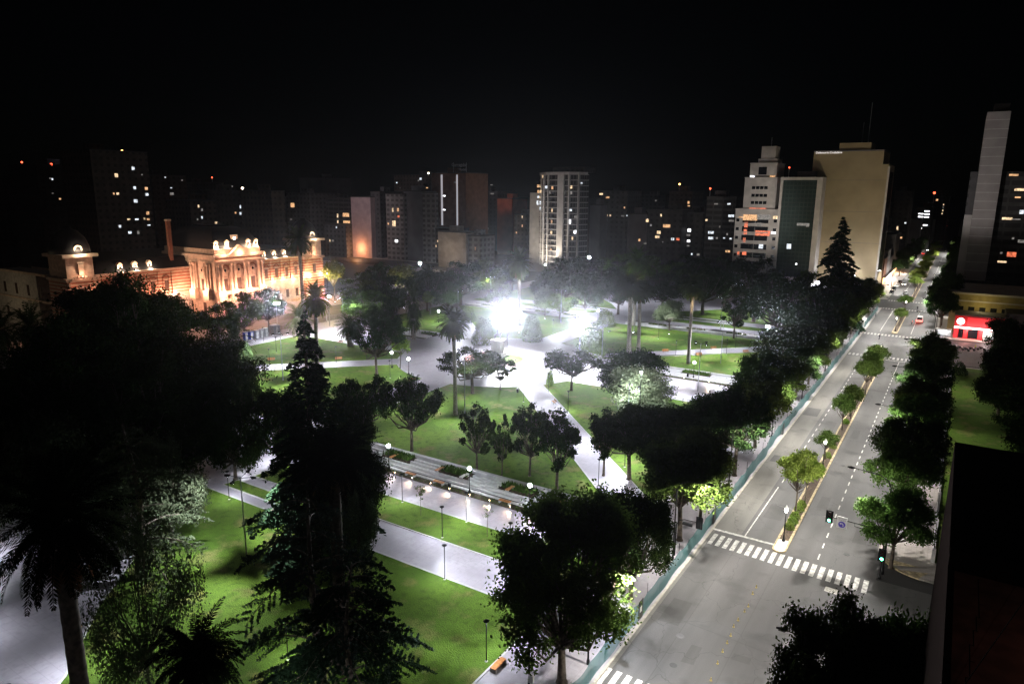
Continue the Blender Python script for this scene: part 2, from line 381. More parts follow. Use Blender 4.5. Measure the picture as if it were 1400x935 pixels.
for (x, y, w, d, m_) in [(-21, 66, 2.2, 5, OLDA), (-17.2, 60, 1.2, 3.2, OLDA), (-8.5, 66.5, 3.2, 1.3, NEWA), (-6.4, 97, 1.6, 7.5, OLDA), (-12.2, 104, 1.4, 4.5, OLDA), (-17.4, 97, 2.4, 5.5, OLDA), (-6.2, 125, 2.0, 9, NEWA), (-12.3, 139, 1.3, 6, OLDA), (-17.2, 140, 2.0, 9, OLDA), (-7.2, 160, 2.4, 7, OLDA), (-21.4, 118, 2.6, 3.5, OLDA), (-21.6, 149, 2.8, 6, OLDA), (-13, 62, 1.8, 1.2, OLDA), (-9.6, 226, 3, 5, OLDA), (-18, 268, 3, 8, OLDA)]:
    q = MB().sheet([(x - w / 2, y - d / 2), (x + w / 2, y - d / 2 + .15), (x + w / 2 - .1, y + d / 2), (x - w / 2 + .08, y + d / 2 - .1)], .0095 if m_ is OLDA else .0105)
    struct('road_patch', q, m_)
struct('road_seam', MB().sheet([(-14.1, 56), (-14.02, 56), (-13.9, 84), (-13.98, 84)], .0065).sheet([(-19.5, 52), (-19.42, 52), (-19.3, 82), (-19.38, 82)], .0065).sheet([(-23, 64.9), (-4.4, 63.9), (-4.4, 64.0), (-23, 65.0)], .0075), OLDA)
for (x, y) in ((-11.6, 74), (-7.3, 89.5), (-16.6, 112), (-12.0, 121), (-18.2, 57.5)): struct('manhole_cover', MB().prism(arc(x, y, .36, 0, 340, 16), .004, .0135), mat('iron_lid', (.05, .05, .05), .6, .3))
mh = g(930, 869, 0); struct('manhole_cover', MB().prism(arc(mh[0], mh[1], .42, 0, 340, 16), .004, .012), mat('iron_cover', (.10, .10, .10), .6, .3))
# lawns of the plaza: south-east quarter, mirrored about the middle
CXC, CYC = -100, 150
def circ(a0, a1, r=27): return arc(CXC, CYC, r, a0, a1, 6)
LA = [(-92.4, 57.3), (-85, 46.2), (-73, 32.5), (-64.3, 25.1), (-50, 6), (-32.6, 6), (-32.6, 57.3)]
LB1 = [(-89.7, 59.4), (-68, 59.5), (-68, 61.7), (-89.3, 61.6)]
LB2 = [(-88.5, 64.1), (-33, 64.2), (-33, 70.3), (-88.5, 70.2)]
LC = [(-96, 84.1), (-36.6, 84.1)] + circ(-47, -81)
LD = [(-32.6, 89.2), (-32.6, 141)] + circ(-19.5, -34)
LD2 = [(-32.6, 89.2), (-32.6, 133.2)] + circ(-38, -38.3)[:1] + circ(-36, -34)
edge = MB(); KW = .22
def lawn(poly):
    n = len(poly); a = sum(poly[i][0] * poly[(i + 1) % n][1] - poly[(i + 1) % n][0] * poly[i][1] for i in range(n))
    if a < 0: poly = poly[::-1]
    o = MB().sheet(poly, .150).build('lawn', GRASS); o['kind'] = 'structure'
    for i in range(n):
        p, q = Vector(poly[i]), Vector(poly[(i + 1) % n]); d = (q - p)
        if d.length < .05: continue
        d.normalize(); nn = Vector((d.y, -d.x)); e = d * .0
        edge.prism([tuple(p - e), tuple(q + e), tuple(q + e + nn * KW), tuple(p - e + nn * KW)], .09, .185)
mx_ = lambda P: [(-200 - x, y) for x, y in P]
my_ = lambda P: [(x, 300 - y) for x, y in P]
for P in (LA, LB1, LB2, LC):
    for F in (lambda p: p, mx_, my_, lambda p: mx_(my_(p))): lawn(F(P))
for F in (lambda p: p, mx_): lawn(F(LD)); lawn(F(my_(LD2)))
struct('lawn_edging', edge, CONC)
rc = MB(); rc.prism(arc(-100, 150.5, 9.6, 0, 345, 23), .09, .112); struct('red_paving_ring', rc, RED)
struct('monument_lawn', MB().sheet(arc(-100, 150.5, 6.2, 0, 345, 23), .125), GRASS)

# ------------------------------------------------------------------ terraces with steps, beds, benches
def bench_block(white=False):
    o = thing('bench', '', 'bench')
    s = MB(); s.cb(0, 0, .40, 1.9, .62, .07); s.build('seat', WHITE if white else WOOD, o)
    for x in (-.82, .82): MB().cb(x, 0, 0, .16, .62, .40).build('leg', CONC, o)
    return o
def bench_back():
    o = thing('bench', '', 'bench')
    s = MB()
    for i in range(4): s.cb(0, -.18 + i * .13, .43, 1.8, .10, .04)
    s.build('seat', WOOD, o)
    s = MB()
    for i in range(3): s.cb(0, .32 + i * .03, .56 + i * .13, 1.8, .035, .10)
    s.build('backrest', WOOD, o)
    for x in (-.7, .7): MB().tube([(x, -.22, 0), (x, -.22, .43), (x, .26, .43), (x, .42, .95)], .03, 6).tube([(x, .26, .43), (x, .3, 0)], .03, 6).build('leg', BLACK, o)
    return o
def bench(x, y, label, rz=0, kind='block', group='benches in the plaza', z=.1):
    f = {'block': bench_block, 'white': lambda: bench_block(True), 'back': bench_back}[kind]
    return inst('bench_' + kind, f, (x, y, z), rz, 1, label, group, 'bench')
GRAVEL = mat('dark_gravel', (.10, .10, .095), .9, scale=5)
STEPC = mat('pale_step_stone', (.50, .49, .48), .7, var=.1)
def terrace(x0, x1, y0, sgn, label, wl_):
    """retaining wall, long low steps and planting beds; sgn=+1: wall lies north of the steps"""
    Y = lambda d: y0 + sgn * d
    w = MB(); w.box(x0 - .6, min(Y(7.0), Y(7.7)), .08, x1 + .6, max(Y(7.0), Y(7.7)), .85)
    o = w.build('retaining_wall', CONC); tag(o, wl_, 'wall', 'retaining walls of the plaza terraces')
    t = thing('terrace_steps', label, 'steps', ((x0 + x1) / 2, y0, .1), 'terrace steps in the plaza')
    for i, d in enumerate((1.7, 2.7, 3.7)):
        MB().box(x0, min(Y(d), Y(d + .42)), .08, x1, max(Y(d), Y(d + .42)), .26 + .12 * i).build('step', STEPC, t)
    L = x1 - x0; n = max(2, int(L / 11)); k = 0
    struct('terrace_floor', MB().sheet([(x0, Y(.1)), (x1, Y(.1)), (x1, Y(6.98)), (x0, Y(6.98))], .106), GRAVEL)
    bed = MB()
    for i in range(n):
        xa = x0 + L * i / n; xb = xa + L / n
        xm = xa + (xb - xa) * .52
        for d in (4.75, 5.8):
            MB().box(xa + .6, min(Y(d), Y(d + .42)), .08, xm - .3, max(Y(d), Y(d + .42)), .62).build('step', STEPC, t)
        bed.box(xm + .2, min(Y(4.7), Y(6.9)), .08, xb + .2, max(Y(4.7), Y(6.9)), .42)
    bed.box(x0, min(Y(.15), Y(1.45)), .08, x1, max(Y(.15), Y(1.45)), .16)
    struct('planting_bed', bed, SOIL)
    rng = np.random.default_rng(int(abs(x0 * 7 + y0))); C = []
    for i in range(n):
        xa = x0 + L * i / n; xb = xa + L / n; xm = xa + (xb - xa) * .52
        for _ in range(420): C.append((rng.uniform(xm + .3, xb), Y(rng.uniform(4.8, 6.8)), .42))
    for _ in range(int(L * 45)): C.append((rng.uniform(x0, x1), Y(rng.uniform(.2, 1.4)), .15))
    C = np.array(C); h = np.where(C[:, 2] > .3, rng.uniform(.25, .75, len(C)), rng.uniform(.1, .22, len(C)))
    a = rng.uniform(0, 2 * PI, len(C)); lean = rng.uniform(-.35, .35, (len(C), 2)) * h[:, None]
    U = np.stack([np.cos(a), np.sin(a), 0 * a], 1) * (h * .22)[:, None]; T = np.stack([lean[:, 0], lean[:, 1], h], 1)
    Q = np.stack([C - U * .4, C + T * .5 - U, C + T, C + T * .5 + U], 1)
    q = quads('bed_plants', Q, LEAF['mid']); tag(q, 'low grassy plants filling the beds of a stepped terrace', 'plants', kind='stuff')
terrace(-84, -36.6, 76.5, 1, 'long pale steps of the nearest terrace, lit by low bollards', 'low concrete retaining wall behind the nearest terrace benches')
terrace(-62, -33.5, 158.3, 1, 'pale steps beside the wide paved walk right of the tall dark palm', 'retaining wall edging the oval lawn under the tall dark palm')
terrace(-166, -133, 158.3, 1, 'steps left of the center plaza beyond the bright paved walk', 'retaining wall left of the round center plaza')
terrace(-92, -40, 224.0, -1, 'farthest terrace steps beside the far promenade', 'retaining wall along the far promenade below the dark trees')
terrace(-160, -112, 224.0, -1, 'terrace steps hidden among the trees toward the lit palace side', 'retaining wall among the far trees toward the palace')
FR = 'front row of wooden benches on the nearest terrace'; BR_ = 'upper row of benches on the nearest terrace'
nm = ['leftmost', 'second', 'third', 'fourth', 'fifth', 'rightmost']
for i, (x, y) in enumerate([(508, 632), (563.4, 650), (602, 661), (694, 686), (758, 703), (773, 708)]):
    p = g(x, y); bench(p[0], 77.6, f'{nm[i]} wooden bench in the front row of the nearest terrace', 0, 'block', FR, .16)
nm = ['leftmost', 'second', 'third', 'fifth', 'last']
for i, (x, y) in enumerate([(501, 617), (540, 628), (602, 646), (699, 672), (768, 691)]):
    p = g(x, y); bench(p[0], 81.2, f'{nm[i]} wooden bench by the wall of the nearest terrace', PI / 2, 'block', BR_, .42)
p = g(636, 655); bench(p[0], 81.2, 'white topped bench by the terrace wall beside a globe lamp', PI / 2, 'white', BR_, .42)
p = g(681, 912); bench(p[0], p[1], 'orange bench on the near sidewalk beside the lawn corner', PI / 2)
p = g(105, 868); bench(p[0], p[1], 'slatted wooden bench on the dark pavement by the near left lawn', R(134), 'back')
for x, y, l, rz in [(371, 494, 'orange bench on the white diagonal path, left of the dark spire conifer', PI / 4), (463, 493, 'orange bench on the white path right of the spire conifer', PI / 4), (910, 482, 'red bench on the right diagonal path, left of the tall palm trunk', PI / 4),
                (976, 478, 'bright red bench between two lamp posts on the right diagonal path', PI / 4), (956, 487, 'low bench on the lower edge of the right diagonal path', PI / 4), (1020, 483, 'bench at the dark tree end of the right diagonal path', PI / 4),
                (1028, 424, 'red bench on the farthest promenade between dark trees', 0), (757, 552, 'bench low on the upper right edge of the path to the center', -PI / 4), (821, 616, 'reddish bench at the lower end of the path to the center', -PI / 4), (563, 522, 'reddish bench at the corner of the walk by two globe lamps', PI / 4), (465, 470, 'low bench under the left phoenix palm', 0)]:
    p = g(x, y); bench(p[0], p[1], l, rz, 'back', 'colored benches along the diagonal paths')
# monument in the middle
mo_ = thing('monument', 'grey equestrian monument in the glare at the plaza center', 'monument', (-102.5, 153, .1))
b = MB(); b.cb(-102.5, 153, .1, 5.2, 3.6, .5); b.cb(-102.5, 153, .6, 4.2, 2.8, .5); b.cb(-102.5, 153, 1.1, 3.0, 1.9, 3.2); b.cb(-102.5, 153, 4.3, 3.4, 2.2, .3); b.build('pedestal', CONC, mo_)
def skin(name, vs, es, rs, m, parent=None, sub=1, root=0):
    me = bpy.data.meshes.new(name); me.from_pydata(vs, es, []); me.materials.append(m)
    o = bpy.data.objects.new(name, me); COL.objects.link(o)
    if parent is not None: o.parent = parent
    md = o.modifiers.new('skin', 'SKIN'); md.use_smooth_shade = True
    for i, v in enumerate(me.skin_vertices[0].data):
        v.radius = (rs[i], rs[i]) if not isinstance(rs[i], tuple) else rs[i]; v.use_root = (i == root)
    o.modifiers.new('sub', 'SUBSURF').levels = sub; o.modifiers['sub'].render_levels = sub
    return o
BRONZE = mat('bronze', (.05, .045, .035), .5, .5)
hv = [(0, 0, 1.35), (.75, 0, 1.4), (-.75, 0, 1.4), (1.1, 0, 1.9), (1.25, 0, 2.3), (1.6, 0, 2.1), (.8, .2, .8), (.85, .2, .05), (.8, -.2, .85), (1.15, -.2, .5), (-.8, .2, .8), (-.75, .2, .05), (-.8, -.2, .8), (-.9, -.2, .05), (-1.1, 0, 1.2), (-1.2, 0, .6), (0, 0, 1.95), (0, 0, 2.45), (0, 0, 2.75), (0, 0, 2.95), (.25, .3, 2.1), (.6, .35, 2.0), (.3, -.3, 2.5), (.6, -.3, 2.9), (.2, .38, 1.3), (.2, -.38, 1.3)]
he = [(0, 1), (0, 2), (1, 3), (3, 4), (4, 5), (1, 6), (6, 7), (1, 8), (8, 9), (2, 10), (10, 11), (2, 12), (12, 13), (2, 14), (14, 15), (0, 16), (16, 17), (17, 18), (18, 19), (17, 20), (20, 21), (17, 22), (22, 23), (16, 24), (16, 25)]
hr = [.38, .36, .36, .22, .16, .1, .13, .07, .13, .07, .15, .07, .15, .07, .06, .05, .2, .2, .09, .13, .07, .05, .07, .05, .1, .1]
st = skin('statue', hv, he, hr, BRONZE, mo_); st.location = (0, 0, 4.5)
# ------------------------------------------------------------------ trees
def rdir(rng, n):
    v = rng.normal(size=(n, 3)); return v / np.linalg.norm(v, axis=1)[:, None]
def leaf_quads(rng, C, Nn, L, Wd):
    n = len(C); t = rdir(rng, n); U = np.cross(Nn, t); U /= np.linalg.norm(U, axis=1)[:, None] + 1e-9; V = np.cross(Nn, U)
    l = (L * rng.uniform(.6, 1.3, n))[:, None] / 2; w = (Wd * rng.uniform(.6, 1.3, n))[:, None] / 2
    fold = Nn * (w * .35)
    return np.stack([C - U * l, C + V * w + fold, C + U * l, C - V * w + fold], 1)
def broad(seed, Rr, H, zb, nb, nl, ls, lm, flat=.8, spread=.72, brr=(.26, .42), trunk_r=.28, droop=0, low=-.35, inner=.5):
    """trunk with limbs reaching into leaf clumps; H height, Rr radius, zb bottom of the crown"""
    rng = np.random.default_rng(seed)
    def make():
        o = thing('tree', '', 'tree')
        zc = zb + (H - zb) * .48; rz = (H - zb) * .5
        B = [(np.array([0, 0, zc]), Rr * .42)]
        tries = 0
        while len(B) < nb and tries < 4000:
            tries += 1
            d = rdir(rng, 1)[0]
            if d[2] < low: continue
            k = rng.uniform(.45, 1) ** .6 * spread
            c = np.array([d[0] * Rr * k, d[1] * Rr * k, zc + d[2] * rz * k]); br = Rr * rng.uniform(*brr)
            if c[2] + br * flat > H: c[2] = H - br * flat
            if min(np.linalg.norm((c - q[0]) / np.array([1, 1, .8])) for q in B) < br * .55: continue
            B.append((c, br))
        w = np.array([b[1] ** 2 for b in B]); w = w / w.sum(); Cs = []; Ns = []
        for (c, br), ww in zip(B, w):
            m = int(nl * ww); d = rdir(rng, m); d = np.where((d[:, 2:] < -.3) & (rng.random((m, 1)) < .5), -d, d)
            # sub-clumps give the crown its ragged edge
            sd = rdir(rng, 11); si = rng.integers(0, 11, m); d = d * .42 + sd[si] * .72; d /= np.linalg.norm(d, axis=1)[:, None]
            rr = br * rng.uniform(inner, 1.0, m) ** .7 * (1 + .27 * rng.normal(size=m))
            P = c + d * rr[:, None] * np.array([1, 1, flat])
            if droop: P[:, 2] -= droop * rng.random(m) ** 2 * np.linalg.norm(P[:, :2], axis=1) / Rr
            Cs.append(P); n = d * .5 + rng.normal(size=(m, 3)) * .6 + np.array([0, 0, .35]); Ns.append(n / np.linalg.norm(n, axis=1)[:, None])
        C = np.concatenate(Cs); Nn = np.concatenate(Ns)
        t = MB(); th = zb + (zc - zb) * .25
        lean = rng.uniform(-.25, .25, 2)
        t.tube([(0, 0, -.1), (0, 0, .25), (lean[0] * .4, lean[1] * .4, th * .5), (lean[0], lean[1], th)], [trunk_r * 1.7, trunk_r * 1.15, trunk_r * .95, trunk_r * .8], 9)
        for c, br in B[1:]:
            s = np.array([lean[0], lean[1], th * rng.uniform(.78, 1.0)]); mid = s * .45 + c * .55 + np.array([0, 0, -.1 * Rr]) + rng.normal(size=3) * .12 * Rr * .5
            t.tube([tuple(s), tuple(mid), tuple(c)], [trunk_r * .48, trunk_r * .3, trunk_r * .1], 6)
            for _ in range(3):
                e = c + rdir(rng, 1)[0] * br * .8
                t.tube([tuple(mid * .3 + c * .7), tuple(e)], [trunk_r * .14, trunk_r * .04], 4, cap=False)
        t.build('trunk', BARK, o, smooth=True)
        quads('crown', leaf_quads(rng, C, Nn, ls, ls * .62), LEAF[lm], o)
        return o
    return make
def frond(rng, az, e0, droop, L, nleaf, ll, lw):
    """one pinnate leaf as quads"""
    Q = []; p = np.zeros(3); e = e0; n = 9; pts = [p.copy()]
    hx = np.array([math.cos(az), math.sin(az), 0]); sx = np.array([-math.sin(az), math.cos(az), 0]); D = []
    for i in range(n):
        e = e0 - droop * ((i + .5) / n) ** 1.25; d = hx * math.cos(e) + np.array([0, 0, math.sin(e)]); p = p + d * L / n; pts.append(p.copy()); D.append(d)
    D.append(D[-1])
    for i in range(n):
        w0 = .05 * (1 - i / n) + .012; w1 = .05 * (1 - (i + 1) / n) + .012
        Q.append([pts[i] - sx * w0, pts[i] + sx * w0, pts[i + 1] + sx * w1, pts[i + 1] - sx * w1])
    for k in range(nleaf):
        t = .1 + .9 * (k + rng.uniform(0, .8)) / nleaf; f = t * n; i = min(int(f), n - 1); c = pts[i] + (pts[i + 1] - pts[i]) * (f - i); d = D[i]
        l = ll * (math.sin(PI * min(1, .18 + .8 * t)) ** .6) * rng.uniform(.85, 1.1); up = np.cross(sx, d)
        for s in (-1, 1):
            v = sx * s * .8 + d * .6 - np.array([0, 0, 1]) * rng.uniform(.05, .45) + up * -.1; v = v / np.linalg.norm(v); a = np.cross(v, up); a = a / (np.linalg.norm(a) + 1e-9) * lw / 2
            Q.append([c, c + v * l * .45 + a, c + v * l, c + v * l * .45 - a])
    return Q
def palm(seed, H, Rr, nf=60, tr=.36, nleaf=16, lw=.10, lm='palm', skirt=.35, fat=1.0, bark=None, top=86):
    rng = np.random.default_rng(seed)
    def make():
        o = thing('palm_tree', '', 'palm')
        t = MB(); zs = H - Rr * .35; pts = []; rad = []
        nn = max(6, int(zs / .5))
        for i in range(nn + 1):
            f = i / nn; pts.append((.25 * math.sin(f * 2 + seed), .2 * f, zs * f)); rad.append(tr * (1.35 - .3 * min(1, f * 4)) * (1 + .06 * (i % 2)) * (1 + .55 * max(0, f - .9) / .1 * fat))
        t.tube(pts, rad, 10); tip = np.array(pts[-1]); t.build('trunk', bark or BARKP, o, smooth=True)
        Q = []; QD = []
        for k in range(nf):
            f = (k + .5) / nf; e0 = R(top - (top + 42) * f ** .85) + rng.normal() * .09; az = k * 2.39996 + rng.normal() * .12
            fr = frond(rng, az, e0, rng.uniform(.75, 1.25) * (1.15 - .35 * f), Rr * rng.uniform(.92, 1.12), nleaf, Rr * .15, lw)
            for q in fr: Q.append([p + tip for p in q])
        for k in range(int(nf * skirt)):
            fr = frond(rng, rng.uniform(0, 2 * PI), R(-48 - 28 * rng.random()), .45, Rr * rng.uniform(.55, .85), nleaf // 2, Rr * .12, lw)
            for q in fr: QD.append([p + tip - np.array([0, 0, .25]) for p in q])
        quads('crown', np.array(Q), LEAF[lm], o)
        if QD: quads('dry_fronds', np.array(QD), DRYF, o)
        return o
    return make
def conifer(seed, H, Rr, tiers=26, lm='conifer', leafs=11000, zb=1.5, pw=.85, up=.15, tr=.35, tl=.42):
    rng = np.random.default_rng(seed)
    def make():
        o = thing('conifer_tree', '', 'conifer'); t = MB(); t.tube([(0, 0, -.1), (0, 0, H * .5), (0, 0, H * .985)], [tr * 1.3, tr * .8, .05], 8)
        C = []; Nn = []
        tot = 0; br = []
        for i in range(tiers):
            f = i / (tiers - 1); z = zb + (H - zb) * f ** .9; L = Rr * (1 - f) ** pw * (1 + .18 * rng.normal() * (1 - f)) + .25
            for k in range(max(4, int(9 - 4 * f))): br.append((z + rng.normal() * .2, L * rng.uniform(.72, 1.12), rng.uniform(0, 2 * PI)))
        wt = np.array([b[1] for b in br]); wt /= wt.sum()
        for (z, L, az), ww in zip(br, wt):
            d = np.array([math.cos(az), math.sin(az), 0]); m = max(6, int(leafs * ww)); s = rng.uniform(.12, 1, m) ** .75
            zc = z + up * L * s - (.42 + up) * L * s ** 2
            side = rng.normal(size=m) * .16 * L * (1.15 - s * .8); sv = np.array([-d[1], d[0], 0])
            P = d * (s * L)[:, None] + sv * side[:, None]; P[:, 2] = zc - np.abs(side) * .25 + rng.normal(size=m) * .13
            C.append(P); n = rng.normal(size=(m, 3)) * .55 + np.array([0, 0, .8]); Nn.append(n / np.linalg.norm(n, axis=1)[:, None])
            t.tube([(0, 0, z), tuple(d * L * .5 + np.array([0, 0, z + up * L * .5 - (.42 + up) * L * .25])), tuple(d * L * .95 + np.array([0, 0, z + up * L * .95 - (.42 + up) * L * .9]))], [.07, .05, .015], 4, cap=False)
        t.build('trunk', BARK, o, smooth=True)
        quads('crown', leaf_quads(rng, np.concatenate(C), np.concatenate(Nn), tl, tl * .4), LEAF[lm], o); return o
    return make
def cedar(seed, H, Rr, nbr=46, lm='cedar', needles=420):
    """layered cedar: long level branches with hanging sprays, gaps between the layers"""
    rng = np.random.default_rng(seed)
    def make():
        o = thing('cedar_tree', '', 'conifer'); t = MB(); ax = lambda z: np.array([-.9 * math.sin(z / H * 3.0), .3 * math.sin(z / H * 2), z])
        t.tube([tuple(ax(H * i / 9)) for i in range(10)], [.42 * (1 - i / 9.6) + .04 for i in range(10)], 9); C = []; Nn = []
        for i in range(nbr):
            f = .14 + .86 * (i / nbr) ** .92; z = H * f; az = i * 2.39996 + rng.normal() * .35; L = Rr * (1.08 - f) ** .65 * rng.uniform(.62, 1.18) + .5
            d = np.array([math.cos(az), math.sin(az), 0]); sv = np.array([-d[1], d[0], 0]); b0 = ax(z); sl = rng.uniform(.02, .22)
            pos = lambda s: b0 + d * (L * s)[..., None] + np.array([0, 0, 1]) * (L * (sl * s - (.32 + sl) * s ** 2.2))[..., None]
            ss = np.linspace(0, 1, 6); pp = pos(ss); t.tube([tuple(p) for p in pp], [.11 * (1 - s * .85) * (.5 + L / Rr * .5) for s in ss], 5, cap=False)
            nt_ = max(5, int(L * 3.0))
            for k in range(nt_):
                s0 = .22 + .78 * (k + rng.random()) / nt_; sd = 1 if k % 2 else -1; tl = (.18 + .30 * (1 - s0)) * L * rng.uniform(.6, 1.15) + .25
                m = int(needles * tl / 2.2 * .16) + 6; u = rng.random(m) ** .85; base = pos(np.full(m, s0))
                P = base + (sv * sd * .8 + d * .55) * (u * tl)[:, None]; P[:, 2] -= (u ** 1.6) * tl * .26 + rng.random(m) * .16
                P += rng.normal(size=(m, 3)) * .05
                C.append(P); n = rng.normal(size=(m, 3)) * .5 + np.array([0, 0, .9]); Nn.append(n / np.linalg.norm(n, axis=1)[:, None])
        t.build('trunk', BARK, o, smooth=True)
        C = np.concatenate(C); quads('crown', leaf_quads(rng, C, np.concatenate(Nn), .34, .12), LEAF[lm], o); return o
    return make
def shrub(seed, r, h, nl, ls, lm, name='shrub', cat='shrub', tr=0):
    rng = np.random.default_rng(seed)
    def make():
        o = thing(name, '', cat); d = rdir(rng, nl); d[:, 2] = np.abs(d[:, 2]) * 1.0
        lump = 1 + .10 * np.sin(d[:, 0] * 5 + seed) * np.cos(d[:, 1] * 4.2) + .07 * np.sin(d[:, 2] * 9)
        P = d * (rng.uniform(.8, 1.03, nl) * lump)[:, None] * np.array([r, r, h])
        P[:, 2] += .05; n = d + rng.normal(size=(nl, 3)) * .5; n /= np.linalg.norm(n, axis=1)[:, None]
        quads('foliage', leaf_quads(rng, P, n, ls, ls * .6), LEAF[lm], o)
        t = MB()
        for k in range(5): a = k * 1.26; t.tube([(0, 0, 0), (r * .5 * math.cos(a), r * .5 * math.sin(a), h * .6)], [.05, .02], 5)
        t.build('stem', BARK, o); return o
    return make
def sapling(seed, H, nl):
    rng = np.random.default_rng(seed)
    def make():
        o = thing('sapling', '', 'young tree'); t = MB(); t.tube([(0, 0, 0), (.03, 0, H * .5), (0, .05, H * .95)], [.035, .028, .012], 6); C = []
        for k in range(16):
            z = H * rng.uniform(.5, .92); a = rng.uniform(0, 6.3); L = rng.uniform(.35, .8); e = np.array([math.cos(a) * L, math.sin(a) * L, z + rng.uniform(.1, .5)]); t.tube([(0, 0, z), tuple(e)], [.012, .005], 4, cap=False)
            C.append(np.array([0, 0, z]) + (e - np.array([0, 0, z])) * rng.uniform(.3, 1.05, (nl // 16, 1)) + rng.normal(size=(nl // 16, 3)) * .1)
        C = np.concatenate(C); n = rdir(rng, len(C)); t.build('trunk', BARK, o); quads('crown', leaf_quads(rng, C, n, .16, .09), LEAF['mid'], o); return o
    return make
# kind -> (maker, nominal height, nominal width)
KIND = {}
def kind(k, mk, h, w): KIND[k] = (mk, h, w)
kind('street1', broad(11, 5.2, 13, 4.2, 30, 21000, .38, 'mid', trunk_r=.27, brr=(.2, .38), low=-.55, spread=.8), 13, 10.4)
kind('street2', broad(12, 5.0, 13, 3.6, 28, 21000, .37, 'mid', trunk_r=.25, spread=.88, brr=(.2, .36), low=-.6), 13, 10.6)
kind('street3', broad(13, 5.4, 12.5, 4.0, 32, 21000, .36, 'dark', trunk_r=.3, brr=(.2, .36), spread=.84, low=-.6), 12.5, 10.8)
kind('near1', broad(14, 6.4, 17, 1.9, 52, 46000, .33, 'mid', trunk_r=.36, brr=(.17, .32), spread=.92, low=-.6), 17, 13.6)
kind('near2', broad(15, 6.0, 14, 2.2, 44, 40000, .33, 'dark', trunk_r=.33, brr=(.17, .32), spread=.92, low=-.6), 14, 12.6)
kind('big1', broad(21, 11, 22, 1.6, 56, 42000, .5, 'dark', trunk_r=.6, brr=(.18, .32), spread=.88, low=-.85), 22, 23)
kind('big2', broad(22, 10, 18, 1.2, 52, 38000, .46, 'dark', trunk_r=.5, brr=(.18, .32), spread=.88, low=-.85), 18, 21)
kind('hang', broad(23, 8, 17, 2.0, 40, 30000, .36, 'grey', trunk_r=.4, brr=(.14, .26), spread=.9, low=-.9, droop=2.2, flat=1.15), 17, 17)
kind('airy', broad(24, 6, 11, .6, 50, 15000, .2, 'grey', trunk_r=.16, brr=(.12, .22), spread=.95, low=-.95, droop=1.8, flat=1.1), 11, 13)
kind('oak', broad(31, 7.5, 9.5, 3.2, 46, 11000, .38, 'dark', flat=.5, spread=.95, brr=(.11, .2), trunk_r=.34, low=-.15), 9.5, 15.5)
kind('oak2', broad(32, 7, 10, 2.8, 44, 10000, .40, 'dark', flat=.6, spread=.95, brr=(.12, .22), trunk_r=.32, low=-.25), 10, 14.5)
kind('open1', broad(33, 4.2, 11.5, 2.8, 40, 6000, .42, 'dark', flat=.85, spread=.96, brr=(.12, .23), trunk_r=.22, low=-.75), 11.5, 8.6)
kind('open2', broad(34, 3.4, 11, 2.4, 30, 3200, .40, 'dark', flat=.9, spread=.96, brr=(.12, .22), trunk_r=.18, low=-.8), 11, 7)
kind('dense', broad(35, 6.2, 14, 2.0, 40, 20000, .44, 'dark', trunk_r=.4, low=-.8, brr=(.18, .34), spread=.84), 14, 12.6)
kind('far1', broad(41, 6, 13, 2.6, 34, 11000, .46, 'dark', trunk_r=.35, brr=(.16, .3), spread=.88, low=-.6), 13, 12.4)
kind('far2', broad(42, 6.4, 14, 2.4, 34, 11000, .46, 'mid', trunk_r=.35, brr=(.16, .3), spread=.9, low=-.6), 14, 13.2)
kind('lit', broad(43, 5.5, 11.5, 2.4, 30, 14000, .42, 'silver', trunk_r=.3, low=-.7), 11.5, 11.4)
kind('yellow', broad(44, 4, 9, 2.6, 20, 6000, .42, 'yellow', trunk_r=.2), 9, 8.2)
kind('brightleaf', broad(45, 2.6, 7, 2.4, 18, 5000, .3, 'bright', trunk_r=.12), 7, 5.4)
kind('median1', broad(51, 3.1, 9.5, 3.6, 24, 8500, .26, 'bright', trunk_r=.12, spread=.85, brr=(.2, .34)), 9.5, 6.4)
kind('median2', broad(52, 2.3, 5.6, 1.6, 18, 5500, .25, 'mid', trunk_r=.09), 5.6, 4.7)
kind('palm', palm(61, 19, 3.9, 120, .36, 24, .19, 'palm', .5), 19, 8.0)
kind('palm2', palm(62, 14, 3.9, 100, .40, 16, .42, 'mid', .3), 14, 8.0)
kind('palmlow', palm(63, 6.4, 4.2, 70, .62, 22, .16, 'palm', .15), 6.4, 8.6)
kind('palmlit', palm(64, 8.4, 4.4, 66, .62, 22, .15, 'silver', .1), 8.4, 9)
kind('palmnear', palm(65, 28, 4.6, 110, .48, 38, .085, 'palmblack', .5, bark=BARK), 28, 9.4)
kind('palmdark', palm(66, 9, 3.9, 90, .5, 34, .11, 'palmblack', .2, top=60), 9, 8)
kind('spire', conifer(71, 30, 5.6, 40, 'conifer', 30000, 1.5, .9, tl=.55), 30, 11.5)
kind('tower', conifer(72, 35, 6.6, 36, 'conifer', 20000, 2, .8, tl=.95), 35, 13.5)
kind('cedar', cedar(73, 20, 9.2, 30, 'cedar', 330), 20, 18)
kind('cedar2', cedar(76, 16, 9.0, 38, 'conifer', 560), 16, 17)
kind('pine', cedar(74, 17, 6.5, 34, 'grey', 300), 17, 13)
kind('dome', shrub(81, 3.2, 4.6, 5000, .3, 'mid', 'clipped_shrub', 'shrub'), 4.7, 6.5)
kind('bush', shrub(82, .62, .75, 700, .14, 'bright'), .8, 1.25)
kind('darkbush', shrub(83, 1.5, 2, 1500, .22, 'dark'), 2.1, 3.1)
kind('sapling1', sapling(91, 4.6, 420), 4.6, 1.6)
kind('sapling2', sapling(92, 4.9, 230), 4.9, 1.6)
_tn = [0]
